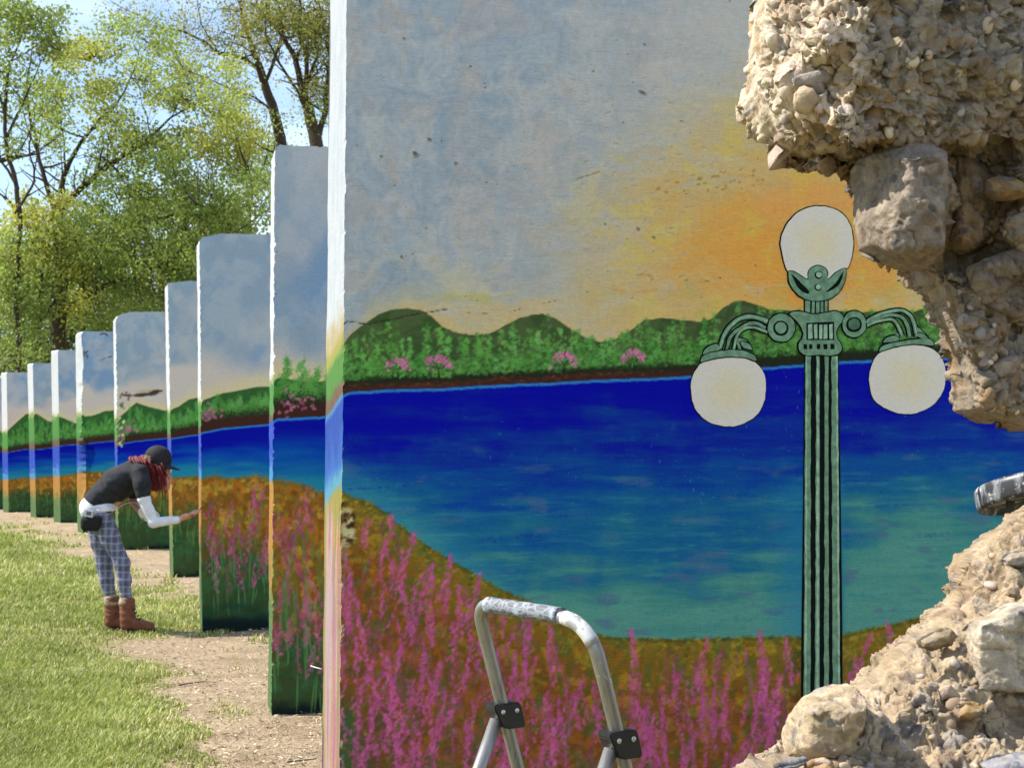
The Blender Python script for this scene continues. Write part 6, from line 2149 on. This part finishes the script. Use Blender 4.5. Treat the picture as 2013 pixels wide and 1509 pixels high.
# pouch and small device on the hip
skin('hip_pouch', [(pp(170, 1022, -.185), pp(190, 1022, -.20), .044, .044), (pp(168, 1034, -.185), pp(188, 1035, -.20), .036, .034)], .008, MAT_POUCH, .03)
mb = MB(); cdev = pp(175, 1009, -.235); mb.box(cdev - PO, (.034, -.004, -.006), (.002, .012, 0), (.004, 0, .025)); dev = mb.build('belt_device', MAT_DEVICE, per, False)
mb = MB(); mb.box(cdev - PO + (.002, -.0135, .002), (.018, -.002, -.003), (.0, .002, 0), (.002, 0, .014)); mb.build('screen', simple_mat('dark_screen', (.1, .1, .12), .3), dev, False)
mb = MB(); mb.tube(catmull([pp(190, 1002, -.20), pp(222, 1003, -.19), pp(246, 990, -.12), pp(268, 988, -.10), pp(276, 1000, -.08)], 5) - PO, .003, 5); mb.build('cord', MAT_DEVICE, per)
# cap
crown_c = pp(311, 900, -.01)
axis = pp(355, 921, -.01) - pp(300, 905, -.01); axis /= np.linalg.norm(axis)
upc = np.array([-axis[2], 0, axis[0]])
def cap_fn(P):
    q = P - crown_c
    a, c, h = q @ axis, q[:, 1], q @ upc
    d = (np.sqrt((a / .108) ** 2 + (c / .092) ** 2 + (np.where(h > 0, h / .100, h / .5)) ** 2) - 1) * .09
    crown = np.maximum(d, -h - .045)
    br = np.maximum(np.abs(h + .034 + .35 * np.maximum(0, np.abs(c) - .02) ** 2 / .1 + .10 * np.maximum(0, a - .1)) - .0065, (np.sqrt(((a - .075) / .112) ** 2 + (c / .090) ** 2) - 1) * .09)
    return smin(crown, br, .008)
V, Q = surface_net(cap_fn, crown_c - (.17, .14, .17), crown_c + (.26, .14, .17), .007)
capo = link('cap', mesh_np('cap', V - PO, Q, None, None, True, [MAT_CAP]), per)
mb = MB(); cb = crown_c - axis * .050 - upc * .012 + np.array([0, -.082, 0]); mb.box(cb - PO, axis * .032, np.array([-.02, .006, 0]) * .4, upc * .014); mb.build('cap_label', simple_mat('tan_label', lin((170, 146, 108)), .8, 0, .5, 90), capo, False)
# hair: long strands hanging from under the cap
mh = MB(); rh = np.random.default_rng(5)
for k in range(190):
    f = rh.uniform(0, 1)
    x0 = 268 + 50 * f + rh.normal(0, 2); y0 = 903 + 8 * f + rh.normal(0, 3); dy0 = rh.uniform(-.115, .085)
    if rh.uniform() < .28:
        x0 = rh.uniform(252, 290); y0 = 899 + (290 - x0) * .03 + rh.normal(0, 2)
    L = rh.uniform(30, 72) * (.6 + .4 * f)
    sway = rh.normal(0, 3)
    P3 = [pp(x0, y0, dy0 * .6), pp(x0 + 5 + rh.normal(0, 2), y0 + L * .25, dy0 - .02 * np.sign(-dy0)), pp(x0 + 8 + sway, y0 + L * .6, dy0), pp(x0 + 9 + sway * 1.6 + rh.normal(0, 3), y0 + L, dy0)]
    C = catmull(P3, 5)
    mh.tube(C - PO, np.linspace(.0085, .0028, len(C)), 5)
for k in range(8):
    x0 = rh.uniform(322, 329); C = catmull([pp(x0, 920, rh.uniform(-.09, -.05)), pp(x0 + rh.normal(0, 2), 940, -.09), pp(x0 - 1 + rh.normal(0, 2), 958 + rh.uniform(-6, 8), -.085)], 5)
    mh.tube(C - PO, np.linspace(.005, .002, len(C)), 5)
V, Q = surface_net(lambda P: union(P, [(pp(284, 908, 0), pp(306, 915, 0), .06, .085), (pp(300, 920, -.02), pp(306, 955, -.02), .07, .045)], .02) + .012 * (fbm3(P * 30, 3, 920) - .5), pp(270, 990, 0) - (.1, .2, .05), pp(330, 880, 0) + (.1, .2, .1), .009)
mh.add(V - PO, Q)
mh.build('hair', MAT_HAIR, per)

# things in the hands
mb = MB(); b0_, b1_ = pp(374, 1017, RA + .10), pp(395, 999, RA + .115)
mb.tube(np.linspace(b0_, b1_, 6) - b0_, [.004, .005, .005, .005, .006, .004], 8)
bo = empty('paint_brush', b0_)
mb.build('handle', simple_mat('red_brush_handle', lin((168, 62, 44)), .4), bo)
mb = MB(); d_ = (b1_ - b0_) / np.linalg.norm(b1_ - b0_); mb.tube(np.array([b1_ - d_ * .002, b1_ + d_ * .012, b1_ + d_ * .024]) - b0_, [.006, .007, .002], 8); mb.build('bristles', simple_mat('bristles', lin((120, 60, 44)), .8), bo)
tag(bo, 'small brush in the right hand of the person, touching the slab edge', 'brush')
pal_o = empty('paint_palette', pp(293, 1013, -.085))
PC = np.array(pal_o.location)
a_ = np.arange(24) * 2 * math.pi / 24
e1 = (pp(314, 1018, -.06) - pp(272, 1005, -.06)) / 2; e2 = np.array([.02, -.045, .05])
V = np.concatenate([[e1 * math.cos(t) + e2 * math.sin(t) for t in a_], [e1 * math.cos(t) + e2 * math.sin(t) + (0, 0, .010) for t in a_]])
k_ = np.arange(24); k2_ = (k_ + 1) % 24
bm = bmesh.new(); vs = [bm.verts.new(Vector(v_)) for v_ in V]
bm.faces.new(vs[:24][::-1]); bm.faces.new(vs[24:])
for i in range(24):
    j = (i + 1) % 24
    bm.faces.new((vs[i], vs[j], vs[24 + j], vs[24 + i]))
bmesh.ops.recalc_face_normals(bm, faces=bm.faces)
me = bpy.data.meshes.new('plate'); bm.to_mesh(me); bm.free(); me.materials.append(simple_mat('white_plate', (.75, .74, .75), .5))
link('plate', me, pal_o)
mb = MB()
for (fx_, fz_) in ((-.35, .3), (-.1, -.2), (.35, .1)):
    c0 = e1 * fx_ + e2 * fz_ + (0, 0, .012); mb.tube(np.array([c0 - e1 * .14, c0, c0 + e1 * .14]) + (0, 0, .002), [.003, .009, .003], 8)
mb.build('pink_paint', simple_mat('pink_paint', lin((214, 96, 150)), .4), pal_o)
tag(pal_o, 'white plate with pink paint held in the left hand of the person', 'palette')
